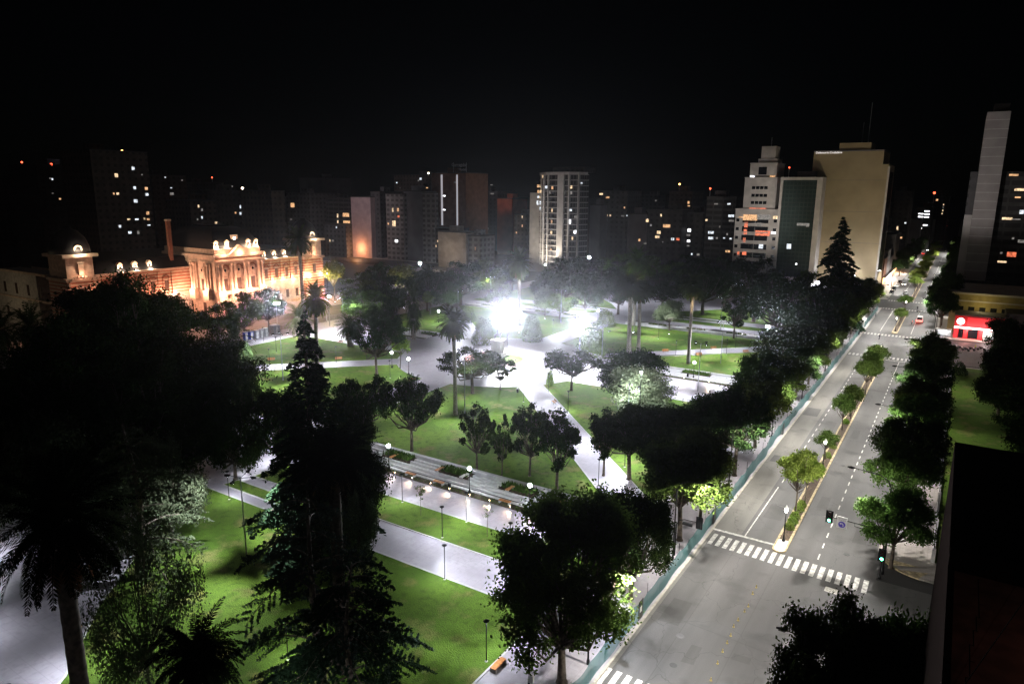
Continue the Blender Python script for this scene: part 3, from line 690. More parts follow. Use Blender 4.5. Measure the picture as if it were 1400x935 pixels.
def tree_at(k, x, y, h, w, label, group, z=.1, rz=None, cat=None):
    mk, h0, w0 = KIND[k]; _tn[0] += 1
    if rz is None: rz = (_tn[0] * 1.83) % 6.28
    return inst('tree_' + k, mk, (x, y, z), rz, (w / w0, w / w0, h / h0), label, group, cat)
def T(k, bx, by, ty, wpx, label, group, **kw):
    """foot of the trunk at pixel (bx, by), top of the crown at row ty, crown wpx wide"""
    x, y = g(bx, by); h = top_z(x, y, ty); d = proj((x, y, h * .7))[2]
    return tree_at(k, x, y, h, wpx * d / FPX, label, group, **kw)
G1 = 'dark trees massed on the left'; G2 = 'small trees on the lawn behind the terrace wall'; G3 = 'street trees along the teal fence'; G4 = 'trees in the road median'
G5 = 'street trees on the right sidewalk'; G6 = 'tall palms of the plaza'; G7 = 'trees on the far side of the plaza'; G8 = 'trees inside the plaza'; G9 = 'trees along the far avenue'
# left mass
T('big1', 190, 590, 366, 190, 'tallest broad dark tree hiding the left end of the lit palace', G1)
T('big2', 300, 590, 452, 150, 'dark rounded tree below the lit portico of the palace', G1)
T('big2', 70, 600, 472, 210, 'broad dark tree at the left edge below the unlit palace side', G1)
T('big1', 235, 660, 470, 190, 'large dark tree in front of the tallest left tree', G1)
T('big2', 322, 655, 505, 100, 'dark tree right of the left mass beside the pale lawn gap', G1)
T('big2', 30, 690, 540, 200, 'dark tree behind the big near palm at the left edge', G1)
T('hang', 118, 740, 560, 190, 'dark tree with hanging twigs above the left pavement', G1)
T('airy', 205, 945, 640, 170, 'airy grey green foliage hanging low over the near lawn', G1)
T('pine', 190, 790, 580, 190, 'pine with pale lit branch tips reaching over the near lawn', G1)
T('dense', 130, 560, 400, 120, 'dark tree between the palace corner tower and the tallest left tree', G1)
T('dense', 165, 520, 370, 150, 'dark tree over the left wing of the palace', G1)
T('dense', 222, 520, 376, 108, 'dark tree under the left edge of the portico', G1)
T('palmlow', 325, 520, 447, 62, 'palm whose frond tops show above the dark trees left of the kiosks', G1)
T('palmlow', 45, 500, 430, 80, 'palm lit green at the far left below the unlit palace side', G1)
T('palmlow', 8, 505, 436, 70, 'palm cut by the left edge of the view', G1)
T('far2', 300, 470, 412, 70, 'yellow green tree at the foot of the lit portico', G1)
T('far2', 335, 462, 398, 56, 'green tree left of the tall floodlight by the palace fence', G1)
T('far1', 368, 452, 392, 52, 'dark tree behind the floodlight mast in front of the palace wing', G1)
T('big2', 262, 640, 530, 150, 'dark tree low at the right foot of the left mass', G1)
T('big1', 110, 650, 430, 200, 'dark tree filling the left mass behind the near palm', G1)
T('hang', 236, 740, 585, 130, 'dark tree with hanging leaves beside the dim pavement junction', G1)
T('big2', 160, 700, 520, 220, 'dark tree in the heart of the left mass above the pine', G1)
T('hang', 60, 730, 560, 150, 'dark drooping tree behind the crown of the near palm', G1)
# foreground
x, y = onY(0, 0, 1)[0], 0
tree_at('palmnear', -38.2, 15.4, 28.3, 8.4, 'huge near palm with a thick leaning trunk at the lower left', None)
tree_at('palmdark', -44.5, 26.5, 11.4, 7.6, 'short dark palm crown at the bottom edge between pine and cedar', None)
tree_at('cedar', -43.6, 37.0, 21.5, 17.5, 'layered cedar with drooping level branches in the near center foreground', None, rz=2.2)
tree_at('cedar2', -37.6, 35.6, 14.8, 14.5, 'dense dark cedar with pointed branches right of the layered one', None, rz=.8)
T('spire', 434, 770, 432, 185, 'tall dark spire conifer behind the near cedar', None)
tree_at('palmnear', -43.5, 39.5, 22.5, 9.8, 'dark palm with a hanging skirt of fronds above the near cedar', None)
T('big2', 478, 745, 585, 112, 'dark leafy tree right of the spire conifer over the promenade', G8)
T('dense', 385, 640, 520, 90, 'dark bushy tree left of the spire conifer', G8)
T('hang', 480, 790, 640, 90, 'thin leafy tree hanging over the lawn edge right of the cedar', G8)
# centre
T('palm', 621, 567, 431, 55, 'tall palm with a pale lit trunk left of the plaza center', G6)
T('oak2', 563, 617, 515, 92, 'broad dark tree on the lawn behind the leftmost globe lamp of the terrace', G2)
T('open1', 652, 645, 553, 54, 'dark open tree behind the middle globe lamp', G2)
T('open2', 686, 656, 562, 34, 'thin sparse tree second from left in the lawn row', G2)
T('open1', 724, 651, 552, 58, 'forked dark tree behind the right globe lamp of the terrace', G2)
T('open1', 761, 668, 562, 80, 'wide dark tree at the right end of the lawn row', G2)
T('open2', 744, 612, 558, 40, 'bare thin tree beside the diagonal path', G2)
T('oak', 646, 538, 476, 104, 'spreading oak like tree behind the tall pale palm trunk', G8)
T('open2', 684, 533, 484, 44, 'small leafy tree at the right of the spreading oak like tree', G8)
T('oak', 781, 534, 478, 84, 'spreading dark tree right of the path into the center', G8)
T('dense', 862, 562, 464, 100, 'dense round dark tree below the palm pair', G8)
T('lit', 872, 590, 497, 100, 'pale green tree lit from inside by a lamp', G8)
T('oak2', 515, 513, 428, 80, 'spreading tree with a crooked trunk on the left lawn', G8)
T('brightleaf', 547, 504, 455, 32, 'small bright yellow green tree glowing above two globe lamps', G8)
T('oak2', 500, 610, 512, 92, 'dark tree right of the spire conifer top', G8)
T('dense', 480, 660, 530, 80, 'dark round tree low behind the left terrace end', G8)
T('palm', 860, 483, 382, 60, 'left palm of the dark pair right of the center floodlights', G6)
T('palm', 871, 481, 392, 50, 'right palm of the dark pair right of the center floodlights', G6)
T('palm2', 866, 445, 349, 42, 'palm with orange tinted fronds above the dark pair', G6)
T('palm', 942, 497, 382, 46, 'tall slim dark palm on the oval lawn at the right', G6)
T('palm2', 710, 445, 350, 42, 'pale lit palm above the brightest floodlight', G6)
T('palm', 414, 440, 318, 46, 'tall palm standing in front of the right palace wing', G6)
T('palm2', 434, 500, 399, 50, 'dark palm crown above the tip of the spire conifer', G6)
T('palmlit', 413, 479, 424, 52, 'fat trunked palm with white lit fronds on the left lawn', G6)
T('palmlow', 479, 473, 438, 46, 'low palm by the bright pavement left of center', G6)
T('palmlow', 565, 457, 400, 34, 'palm beside the lawn tip left of the far diagonal path', G6)
T('palmlow', 566, 464, 428, 30, 'short palm under the taller palm at the left lawn tip', G6)
T('dome', 661, 470, 436, 32, 'round clipped shrub left of the brightest floodlight', 'round clipped shrubs around the center')
T('dome', 727, 466, 433, 28, 'round clipped shrub right of the brightest floodlight', 'round clipped shrubs around the center')
T('dome', 809, 487, 443, 40, 'large round shrub under the second floodlight', 'round clipped shrubs around the center')
T('dome', 828, 446, 425, 26, 'small round shrub behind the second floodlight', 'round clipped shrubs around the center')
T('dome', 640, 440, 420, 22, 'pale round shrub beside the far left diagonal path', 'round clipped shrubs around the center')
T('bush', 752, 527, 508, 10, 'little pale shrub under the oak right of the path', None)
# right group along the fence
T('near1', 768, 932, 668, 226, 'largest dark street tree at the bottom beside the teal fence', G3)
T('near2', 862, 818, 664, 122, 'dark street tree directly behind the largest one', G3)
T('street1', 929, 738, 605, 128, 'street tree with a lit forked trunk by the traffic signal', G3)
T('street2', 957, 712, 590, 90, 'street tree just behind the lit forked trunk', G3)
T('street3', 1004, 650, 532, 92, 'street tree with a lit trunk in a dark soil square', G3)
x0 = -26.3
for i, (yy, h, w, k, l) in enumerate([(121, 12.5, 10, 'street1', 'street tree third behind the lit trunk, above the fence bend'), (133, 11.5, 8.5, 'street2', 'yellow green street tree where the fence bends'), (146, 12, 9, 'street1', 'street tree with bright lower leaves halfway along the fence'),
        (158, 11.5, 9, 'street3', 'street tree past the fence middle'), (171, 12, 9, 'street2', 'street tree opposite the median tree cluster'), (184, 12, 9.5, 'street1', 'street tree near the far crossing start'), (198, 12.5, 9.5, 'street3', 'street tree behind the white kiosk'),
        (228, 12.5, 10, 'street2', 'dark street tree between the two far crossings'), (243, 13, 10, 'street1', 'dark street tree at the far crossing'), (268, 13, 10.5, 'street3', 'dark street tree beyond the far crossing'), (290, 12.5, 10.5, 'street2', 'last street tree before the far cross street')]):
    tree_at(k, x0 - .3 * (i % 2), yy, h, w, l, G3)
T('brightleaf', 1195, 425, 404, 14, 'small bright green street tree at the far end of the fence', G3)
for bx, by, ty, w, k, l in [(860, 655, 556, 100, 'street3', 'dark tree left of the lit forked street tree'), (905, 650, 540, 110, 'dense', 'round dark tree above the lit forked street tree'), (965, 630, 528, 100, 'dense', 'dark tree in front of the bright right walk'), (825, 650, 560, 60, 'open1', 'leaning tree on the lawn beside the diagonal path'),
        (1042, 560, 470, 84, 'dense', 'dark tree at the right end of the oval lawn'), (1075, 520, 432, 90, 'dense', 'dark tree beside the red bench path end'), (1110, 480, 395, 90, 'far1', 'dark tree left of the fence far end'), (1030, 600, 500, 70, 'street3', 'dark tree behind the lit trunk in the soil square'),
        (1145, 450, 372, 80, 'far1', 'dark tree below the tall tower conifer'), (1060, 470, 372, 92, 'far1', 'broad dark tree under the pale stepped tower'), (1003, 463, 405, 46, 'open1', 'small fork trunk tree on the far terrace edge'), (1030, 440, 350, 80, 'far1', 'dark far tree under the white lower stepped tower front'),
        (1090, 440, 368, 70, 'far2', 'dark far tree under the green glass building'), (1170, 425, 378, 56, 'far1', 'dark far tree below the white shop glare')]:
    T(k, bx, by, ty, w, l, G8)
T('tower', 1137, 448, 299, 84, 'tall tower shaped conifer in front of the beige blank wall', None)
# far side of the plaza
for i, (bx, by, ty, w, k, l) in enumerate([(458, 410, 354, 34, 'yellow', 'yellow lit tree right of the palace corner tower'), (492, 425, 372, 62, 'far2', 'dark green tree right of the yellow lit tree'), (530, 432, 376, 66, 'far1', 'dark tree above the low palms'), (552, 418, 360, 44, 'yellow', 'bright green lit tree in the far left row'),
        (585, 425, 362, 70, 'far1', 'wide dark tree right of the bright green tree'), (630, 418, 356, 70, 'far1', 'dark tree under the low beige building'), (668, 412, 352, 60, 'far2', 'green tipped dark tree left of the pale palm'), (500, 448, 395, 70, 'far2', 'leafy tree over the palace side fence'), (530, 462, 405, 60, 'far1', 'dark tree behind the crooked trunk tree'),
        (612, 430, 385, 44, 'far1', 'small dark tree at the top of the far left path'), (588, 430, 398, 26, 'brightleaf', 'small green tree on the lawn beside the far left path'), (744, 420, 372, 40, 'far1', 'dark tree under the curved tower'), (770, 425, 350, 70, 'far1', 'tall dark tree right of the lit white gap'), (812, 418, 352, 80, 'far1', 'dark tree below the lone street globe'),
        (745, 432, 392, 36, 'lit', 'pale lit tree behind the brightest floodlight'), (680, 428, 380, 40, 'far2', 'dim tree left of the brightest floodlight haze'), (765, 436, 400, 40, 'far2', 'dim tree between the two floodlights'), (800, 432, 388, 50, 'far1', 'dark tree just behind the second floodlight'), (845, 430, 370, 60, 'far1', 'dark tree left of the orange tinted palm'),
        (905, 425, 372, 66, 'far1', 'dark umbrella like tree right of the orange tinted palm'), (915, 452, 408, 46, 'lit', 'pale green lit tree right of the palm pair'), (960, 430, 360, 80, 'far1', 'dark tree behind the slim right palm'), (990, 420, 350, 66, 'far1', 'dark far tree left of the stepped tower foot'), (895, 398, 348, 90, 'far2', 'dim tree crowns beyond the far street, middle'), (845, 392, 345, 70, 'far2', 'dim tree crowns beyond the far street, left'), (940, 395, 348, 70, 'far1', 'dim tree crowns beyond the far street, right'), (700, 398, 352, 50, 'far1', 'dim dark tree left of the curved tower'), (560, 405, 362, 60, 'far1', 'dim dark tree left beyond the far street'), (520, 402, 358, 50, 'far1', 'dim dark tree far left beyond the plaza')]):
    T(k, bx, by, ty, w, l, G7)
# median
for bx, by, ty, w, k, l in [(1087, 706, 616, 62, 'median1', 'nearest bright green median tree with a thin trunk'), (1100, 690, 618, 48, 'median1', 'median tree overlapping behind the nearest bright one'), (1128, 628, 588, 34, 'median2', 'small round dark green median tree standing alone'), (1151, 588, 536, 36, 'median2', 'median tree left of the close pair halfway up'),
        (1163, 572, 524, 34, 'median2', 'median tree of the halfway pair, right'), (1183, 540, 486, 40, 'median2', 'front bushy median tree before the crossing'), (1191, 522, 478, 34, 'median2', 'middle bushy median tree before the crossing'), (1198, 505, 470, 32, 'median2', 'last bushy median tree before the crossing'),
        (1229, 446, 420, 22, 'median2', 'median tree just beyond the crossing'), (1237, 424, 403, 24, 'median2', 'round median tree at the far pair of crossings')]:
    T(k, bx, by, ty, w, l, G4)
for i, y in enumerate([352, 372, 395, 440, 470, 500, 540, 590]):
    tree_at('median1', -14.6, y, 10 + (i % 3), 7 + (i % 2) * 1.5, 'tree of the avenue median seen far beyond the crossings', G9)
for i, (bx, by) in enumerate([(1083, 724), (1086, 716), (1089, 709), (1094, 699), (1097, 693), (1123, 643), (1133, 626), (1140, 613), (1162, 580)]):
    p = g(bx, by); tree_at('bush', -14.7, p[1], .95, 1.35, ['low bright bush nearest the median lantern', 'second low bush behind the median lantern', 'third low bush under the nearest median tree', 'fourth low bush under the nearest median tree', 'fifth low bush under the nearest median tree', 'low bush before the small lone median tree', 'low bush under the small lone median tree', 'low bush behind the small lone median tree', 'low bush under the halfway median pair'][i], 'low bright bushes in the median', z=.15)
# right sidewalk
for i, (yy, h, w, k, l) in enumerate([(88.8, 9.8, 8.6, 'street2', 'nearest right sidewalk tree by the green signal'), (103, 11.5, 9.5, 'street1', 'right sidewalk tree above the white wall gap'), (114, 12, 10.5, 'street3', 'tallest dark tree in the right sidewalk row, second gap'), (128, 12, 10, 'street2', 'right sidewalk tree before the person pair'), (141, 12, 10, 'street1', 'right sidewalk tree beside the walking people'),
        (158, 12.5, 10, 'street3', 'right sidewalk tree with a pointed top'), (174, 12.5, 10, 'street2', 'right sidewalk tree near the corner garden'), (190, 12, 9.5, 'street1', 'right sidewalk tree before the second cross street'), (262, 15, 10, 'street3', 'dark sidewalk tree left of the red shop'), (277, 17, 11, 'street1', 'tall dark sidewalk tree behind the red shop corner'), (294, 17, 11, 'street2', 'dark sidewalk tree below the tall blank tower')]):
    tree_at(k, -2.4, yy, h, w, l, G5)
for i, y in enumerate([345, 365, 388, 412, 440, 470, 505, 545, 590, 640]):
    tree_at('far1', -1.5 if i % 2 else -.8, y, 13 + i % 3, 11, 'dark tree on the right side of the far avenue', G9)
for i, y in enumerate([436, 455, 478, 505, 540, 580, 630]):
    tree_at('far1', -26.5, y, 12 + i % 3, 10.5, 'tree on the left side of the far avenue', G9)
tree_at('near2', -3.6, 46.5, 18, 9.0, 'leafy tree with lit lower left leaves at the bottom right', 'trees at the near right corner')
tree_at('street3', -1.4, 47.0, 16.6, 7.0, 'dark tree behind the bottom right one', 'trees at the near right corner')
tree_at('street1', .0, 49.5, 16.8, 6.4, 'dark tree against the near building at the bottom right', 'trees at the near right corner')
for i, (x, y, h, w, l) in enumerate([(19, 206, 14, 12, 'dark garden tree before the red shop'), (20, 186, 17, 16, 'dark garden tree at the right edge'), (16, 166, 14, 13, 'dark garden tree above the green lawn patch'), (26, 222, 18, 14, 'dark garden tree at the right edge behind the shop'), (13.5, 212, 16, 12, 'dark garden tree covering the right part of the red shop'), (11.5, 190, 12, 10, 'dark garden tree beside the thin green lawn strip'), (10.5, 166, 11, 9.5, 'small dark garden tree beside the thin green lawn strip'), (14, 148, 13, 12, 'dark garden tree nearest the black building'), (16, 128, 14, 13, 'dark garden tree just above the black roof edge')]):
    tree_at('dense', x, y, h, w, l, 'trees in the dark garden at the right')
T('darkbush', 1311, 512, 496, 20, 'round dark clipped bush inside the garden fence', None)
p = g(575.5, 705); tree_at('sapling1', p[0], p[1], 4.9, 1.8, 'leafy sapling on the grass strip, left', 'saplings on the grass strip')
p = g(666, 734); tree_at('sapling2', p[0], p[1], 4.9, 1.8, 'nearly bare sapling on the grass strip, right', 'saplings on the grass strip')
# ------------------------------------------------------------------ lamps of the plaza
COOL = (.86, .90, 1.0); NEUT = (1, .96, .9); WARM = (1, .86, .66)
def post_lamp():
    o = thing('lamp_post', '', 'lamp post')
    MB().lathe([(.16, 0), (.16, .06), (.06, .12)], n=10).build('base', CONC, o)
    MB().tube([(0, 0, .1), (0, 0, 4.1)], .05, 8).build('pole', BLACK, o)
    h = MB().lathe([(.05, 4.08), (.12, 4.18), (.30, 4.33), (.30, 4.38), (.06, 4.46)], n=12).build('lamp_head', BLACK, o)
    MB().lathe([(.27, 4.318), (.10, 4.17)], n=12).build('lens', LENS, o)
    light('SPOT', (0, 0, 4.12), P_POST, COOL, o, (0, 0, 0), 158, .5, .2)
    return o
def globe_lamp():
    o = thing('globe_lamp', '', 'lamp post')
    MB().lathe([(.2, 0), (.2, .35), (.1, .5), (.075, .9)], n=10).build('base', BLACK, o)
    MB().tube([(0, 0, .5), (0, 0, 3.6)], [.07, .05], 8).build('pole', BLACK, o)
    MB().lathe([(.05, 3.55), (.16, 3.6), (.16, 3.66)], n=10).build('collar', BLACK, o)
    MB().sph((0, 0, 3.92), .27, n=14).build('globe', LENSB, o, smooth=True)
    light('POINT', (0, 0, 3.92), P_GLOBE, COOL, o, r=.27)
    return o
LP = 'slim lamp posts of the plaza paths'
for bx, by, l in [(550.2, 686.6, 'slim lamp post on the promenade edge, nearest the spire conifer'), (604.7, 735, 'slim lamp post in the grass strip between the two saplings'), (637.6, 713.5, 'slim lamp post on the promenade edge below the middle globe lamp'), (697.6, 759, 'slim lamp post in the grass strip right of the bare sapling'), (728.4, 739.6, 'slim lamp post on the promenade edge below the right globe lamp'), (608, 792, 'slim lamp post standing at the lower edge of the wide lower path'),
        (665, 904, 'slim lamp post on the near lawn above the orange bench'), (101, 917, 'slim lamp post on the near left pavement by the wooden bench'), (313.5, 682.8, 'slim lamp post on the lawn corner beside the tall three armed mast'), (394, 902, 'slim lamp post half hidden by the near cedar'), (369, 500, 'slim lamp post by the orange bench on the white diagonal path'), (459.9, 496, 'slim lamp post by the orange bench right of the conifer tip'),
        (378, 482, 'slim lamp post with a dark head on the left lawn'), (360.7, 467.4, 'slim lamp post in front of the white cabins'), (533.5, 517, 'slim lamp post on the lawn left of the two globe lamps'), (715.7, 549.8, 'slim bright lamp post beside the litter bin on the center path'), (750, 536, 'slim lamp post under the right spreading oak'), (645, 446, 'slim lamp post on the lawn left of the brightest floodlight'),
        (776.5, 562.7, 'slim lamp post on the lawn below the right spreading oak'), (818, 664, 'slim lamp post low on the diagonal path'), (854, 638.6, 'slim lamp post on the lawn left of the fence trees'), (756, 455.6, 'slim lamp post on the lawn between the two floodlights'), (814, 485, 'slim lamp post in front of the large round shrub'),
        (923.7, 486.8, 'slim lamp post left of the slim tall palm on the right diagonal path'), (993, 484.6, 'slim lamp post right of the bright red bench'), (940.5, 478, 'slim lamp post just behind the slim tall palm'), (900, 463.6, 'slim lamp post with a dark head on the oval lawn, far left'), (1005.4, 476.3, 'slim lamp post on the oval lawn, far right')]:
    p = g(bx, by); inst('post', post_lamp, (p[0], p[1], .1), 0, 1, l, LP, 'lamp post')
for px_, l in (((-45, 880), 'slim lamp post left of the near palm, outside the lawn'), ((20, 1000), 'slim lamp post on the near left pavement below the palm'), ((-10, 760), 'slim lamp post on the dark left pavement beyond the palm')):  # unseen posts added to light the near left pavement
    p = g(*px_); inst('post', post_lamp, (p[0], p[1], .1), 0, 1, l, LP, 'lamp post')
GL = 'black lamps with a glowing white globe'
for bx, by, l in [(532, 641, 'globe lamp at the left end of the nearest terrace'), (642, 674, 'globe lamp in the middle of the nearest terrace'), (724, 699, 'globe lamp at the right of the nearest terrace'), (536, 503, 'left globe lamp of the pair by the bright small tree'), (559, 512, 'right globe lamp of the pair by the bright small tree'),
        (948, 517, 'globe lamp at the foot of the tall slim palm, right'), (817, 440, 'globe lamp behind the second floodlight'), (876, 536, 'globe lamp glowing inside the pale green lit tree'), (917, 548, 'globe lamp hidden at the dark end of the right walk'), (600, 441, 'globe lamp on the far left diagonal path')]:
    p = g(bx, by); inst('globe', globe_lamp, (p[0], p[1], .1), 0, 1, l, GL, 'lamp post')
def mast():
    """thin 11 m mast with four floodlights on short arms, shining down"""
    o = thing('light_mast', '', 'light mast')
    MB().tube([(0, 0, 0), (0, 0, 11.2)], [.11, .06], 8).build('pole', GREYM, o)
    for k in range(4):
        a = k * PI / 2 + .4; c, s = math.cos(a), math.sin(a); q = MB().tube([(0, 0, 11.0), (c * 1.5, s * 1.5, 11.25)], .035, 6).build('arm', BLACK, o)
        e = (c * 1.6, s * 1.6, 11.22)
        MB().tube([(e[0] - c * .3, e[1] - s * .3, e[2] + .06), (e[0] + c * .35, e[1] + s * .35, e[2] - .02)], [.1, .16], 8).build('lamp_head', BLACK, o)
        MB().add([(e[0] - .14, e[1] - .14, e[2] - .16), (e[0] + .14, e[1] - .14, e[2] - .16), (e[0] + .14, e[1] + .14, e[2] - .16), (e[0] - .14, e[1] + .14, e[2] - .16)], [(3, 2, 1, 0)]).cb(e[0], e[1], e[2] - .155, .3, .3, .12, 1).build('lens', [LENS, BLACK], o)
        light('SPOT', (e[0], e[1], e[2] - .2), P_MAST / 4, COOL, o, (c * 13, s * 13, 0), 88, .9, .15)
    return o
ML = 'thin floodlight masts of the plaza lawns'
for i, (x, y, l) in enumerate([(*g(338, 771), 'thin tall mast with crossed arms over the near lawn'), (*g(387, 520), 'thin tall mast standing on the left lawn by the white path'), (*g(635.5, 566), 'thin mast beside the pale trunk of the tall palm'), (*g(985, 497), 'thin mast on the oval lawn at the right'),
        (-120, 82, 'mast hidden behind the dark left trees'), (-140, 185, 'mast on the far left lawn'), (-62, 222, 'mast beside the far promenade'), (-96, 66, 'mast behind the spire conifer'), (-128, 238, 'mast among the far left trees'), (-45, 108, 'mast hidden by the dark fence trees'), (-46, 150, 'mast at the dark end of the right walk'), (-36.5, 12, 'mast standing below the bottom edge of the near lawn'), (-84, 203, 'mast on the lawn behind the second floodlight'), (-112, 206, 'mast among the trees behind the brightest floodlight'), (-152, 222, 'mast at the far left terrace end'), (-66, 258, 'mast beyond the far promenade'), (-118, 262, 'mast under the far trees left of the curved tower'), (-158, 150, 'mast beside the left paved walk'), (-70, 150, 'mast beside the right paved walk by the pale lit tree'), (-30, 57, 'mast hidden behind the largest fence tree')]):  # masts labelled added are unseen ones, put in to light dim ground
    inst('mast', mast, (x, y, .1), i * .7, 1, l, ML, 'light mast')
def flood(x, y, py, label, power, aim=(-40, 40, 0), n=6, cone=160, lens=LENSB, sz=.42, glare=0):
    """mast carrying a row of big floodlights that face the near side of the plaza"""
    z = top_z(x, y, py); o = thing('floodlight_mast', label, 'light mast', (x, y, .1), 'bright floodlight masts')
    MB().tube([(x, y, .1), (x, y, z + .5)], [.14, .08], 8).build('pole', GREYM, o)
    d = Vector((aim[0] - x, aim[1] - y, 0)).normalized(); s = Vector((-d.y, d.x, 0)); c = Vector((x, y, z))
    MB().tube([tuple(c - s * (n * .3)), tuple(c + s * (n * .3))], .05, 6).build('crossbar', GREYM, o)
    for k in range(n):
        q = c + s * ((k - (n - 1) / 2) * .62 if n > 1 else 0) + d * .22
        nn = (d - Vector((0, 0, .25))).normalized(); up = s.cross(nn)
        f = []
        for a, b, e in ((-1, -1, 0), (1, -1, 0), (1, 1, 0), (-1, 1, 0), (-1, -1, 1), (1, -1, 1), (1, 1, 1), (-1, 1, 1)):
            f.append(tuple(q + s * a * sz * (.62 if e else .3) + up * b * sz * (.62 if e else .35) + nn * (.22 * e)))
        h = MB().add(f, [(3, 2, 1, 0), (0, 1, 5, 4), (1, 2, 6, 5), (2, 3, 7, 6), (3, 0, 4, 7)]).build('lamp_head', BLACK, o)
        gl = MB().add([tuple(q + s * a * sz * .58 + up * b * sz * .58 + nn * .2) for a, b in ((-1, -1), (1, -1), (1, 1), (-1, 1))], [(0, 1, 2, 3)]).build('lens', lens, h)
    light('SPOT', tuple(c + d * .6), power, (.9, .93, 1), o, tuple(c + d * 12 + Vector((0, 0, 1))), cone, .8, .5)
    if glare: light('SPOT', tuple(c + d * .9), glare, (.9, .93, 1), o, tuple(c + Vector((-x, -y, 0)).normalized() * 10 + Vector((0, 0, 3.0))), 42, 1, .5)  # extra narrow beam toward the camera, added so the haze glows
    light('POINT', tuple(c - d * .6 + Vector((0, 0, .5))), power * .03, (.9, .93, 1), o, r=.4)  # unseen fill behind the heads, added to light the trees there
    return o
flood(-107.3, 165.5, 432, 'brightest floodlight mast above the plaza center', P_FLOOD * 2.0, n=8, sz=.62, glare=1800000)
flood(-83.7, 165.0, 443, 'second bright floodlight mast right of the center', P_FLOOD * .8, n=6, sz=.6, glare=850000)
p = g(380, 456); flood(p[0], p[1], 414.5, 'bright floodlight mast in front of the palace wing', P_FLOOD * .55, (-100, 120, 0), 3, sz=.5, glare=220000)
p = g(451, 446); flood(p[0], p[1], 405, 'bright floodlight beside the palm crown left of the far trees', P_FLOOD * .45, (-100, 130, 0), 2, sz=.4, glare=160000)
p = g(1047, 492); flood(p[0], p[1], 446, 'twin floodlight in the dark trees at the end of the oval lawn', P_FLOOD * .4, (-70, 100, 0), 2, sz=.34, glare=70000)
def added_spot(bx, by, ty, label, power, col, far=False):
    x, y = g(bx, by); z = top_z(x, y, ty); d = Vector((-x, -y, 0)).normalized() * (14 if far else 7); q = (x + d.x, y + d.y)
    o = thing('ground_spotlight', label, 'spotlight', (q[0], q[1], .1), 'small spotlights at the feet of trees')
    MB().lathe([(.16, .1), (.16, .18), (.1, .2), (.14, .42)], (q[0], q[1], 0), 10).build('body', BLACK, o); MB().sheet(arc(q[0], q[1], .12, 0, 330, 11), .425).build('lens', LENS, o)
    light('SPOT', (q[0], q[1], .6), power, col, o, (x, y, z + .5), 22 if far else 46, .6, .1)
added_spot(710, 445, 372, 'spotlight at the foot of the pale lit palm', 60000, COOL, True); added_spot(866, 445, 370, 'spotlight at the foot of the orange tinted palm', 90000, (1, .72, .35), True); added_spot(413, 479, 440, 'spotlight at the foot of the white lit fat palm', 26000, (1, .97, .9)); added_spot(942, 497, 400, 'spotlight at the foot of the slim right palm', 40000, (1, .75, .4), True)
added_spot(552, 418, 372, 'spotlight under the bright green lit tree', 60000, (1, 1, .9)); added_spot(458, 410, 362, 'spotlight under the yellow lit tree', 60000, (1, .8, .3)); added_spot(745, 432, 405, 'spotlight under the pale tree behind the brightest floodlight', 14000, COOL); added_spot(915, 452, 420, 'spotlight under the pale green tree right of the palm pair', 14000, COOL)
# warm street globes beyond the plaza
def street_globe(px_, by, ty, label, power=1800, col=COOL, r=.34, m=LENSB):
    x, y = g(px_, by); z = top_z(x, y, ty); o = thing('street_lamp', label, 'street lamp', (x, y, 0), 'street lamps around the plaza')
    MB().tube([(x, y, 0), (x, y, z - r)], [.09, .06], 8).build('pole', BLACK, o)
    MB().sph((x, y, z), r, n=12).build('globe', m, o, smooth=True)
    light('POINT', (x, y, z - r - .3), power, col, o, r=.3); return o
street_globe(804, 400, 352, 'lone white street globe right of the curved tower', 2500, r=.55)
street_globe(575, 400, 360, 'white street globe right of the bright green lit tree', 16000, r=.6)
street_globe(1165, 402, 377.5, 'white street globe before the beige blank wall', 6000, r=.5)
street_globe(872, 606, 509, 'lamp glowing in front of the pale green lit tree', 9000, COOL, .2)
street_globe(449, 412, 374, 'yellow street globe inside the yellow lit tree', 12000, (1, .75, .25), .2, LENSW)
street_globe(745, 388, 362, 'lamp at the lit foot of the curved tower', 5000, (1, .95, .8), .2)
street_globe(768, 408, 374, 'lamp above the lit gap below the curved tower', 5000, COOL, .2)
street_globe(915, 420, 382, 'street lamp lighting the gap beside the umbrella like tree', 3000, COOL, .2)
street_globe(1010, 372, 358, 'white lamp at the foot of the stepped tower', 2500, COOL, .4)
# bollards of the near terrace
def bollard():
    o = thing('bollard_light', '', 'bollard light')
    MB().cb(0, 0, 0, .14, .1, .72).build('body', GREYM, o)
    MB().cb(0, -.056, .56, .11, .008, .09).build('slot', BOLL, o)
    light('SPOT', (0, -.12, .62), 420, (1, .72, .46), o, (0, -1.0, 0), 78, .25, .03); return o
for i, px_ in enumerate([(539, 651), (563, 658), (588, 665.5), (614, 673), (641, 681.5), (669, 689), (697, 697.5), (725.5, 705), (757, 714.8)]):
    p = g(*px_); inst('bollard', bollard, (p[0], 76.35, .1), 0, 1, 'low bollard with a warm slot, ' + ['leftmost', 'second', 'third', 'fourth', 'fifth', 'sixth', 'seventh', 'eighth', 'rightmost'][i] + ' along the nearest terrace', 'bollard lights along the nearest terrace', 'bollard light')
for i, x in enumerate([-58, -52, -46, -40]):
    inst('bollard', bollard, (x, 158.0, .1), 0, 1, 'small bollard light along the terrace under the dark palm, ' + ['leftmost', 'second', 'third', 'rightmost'][i], 'bollard lights along the right terrace')
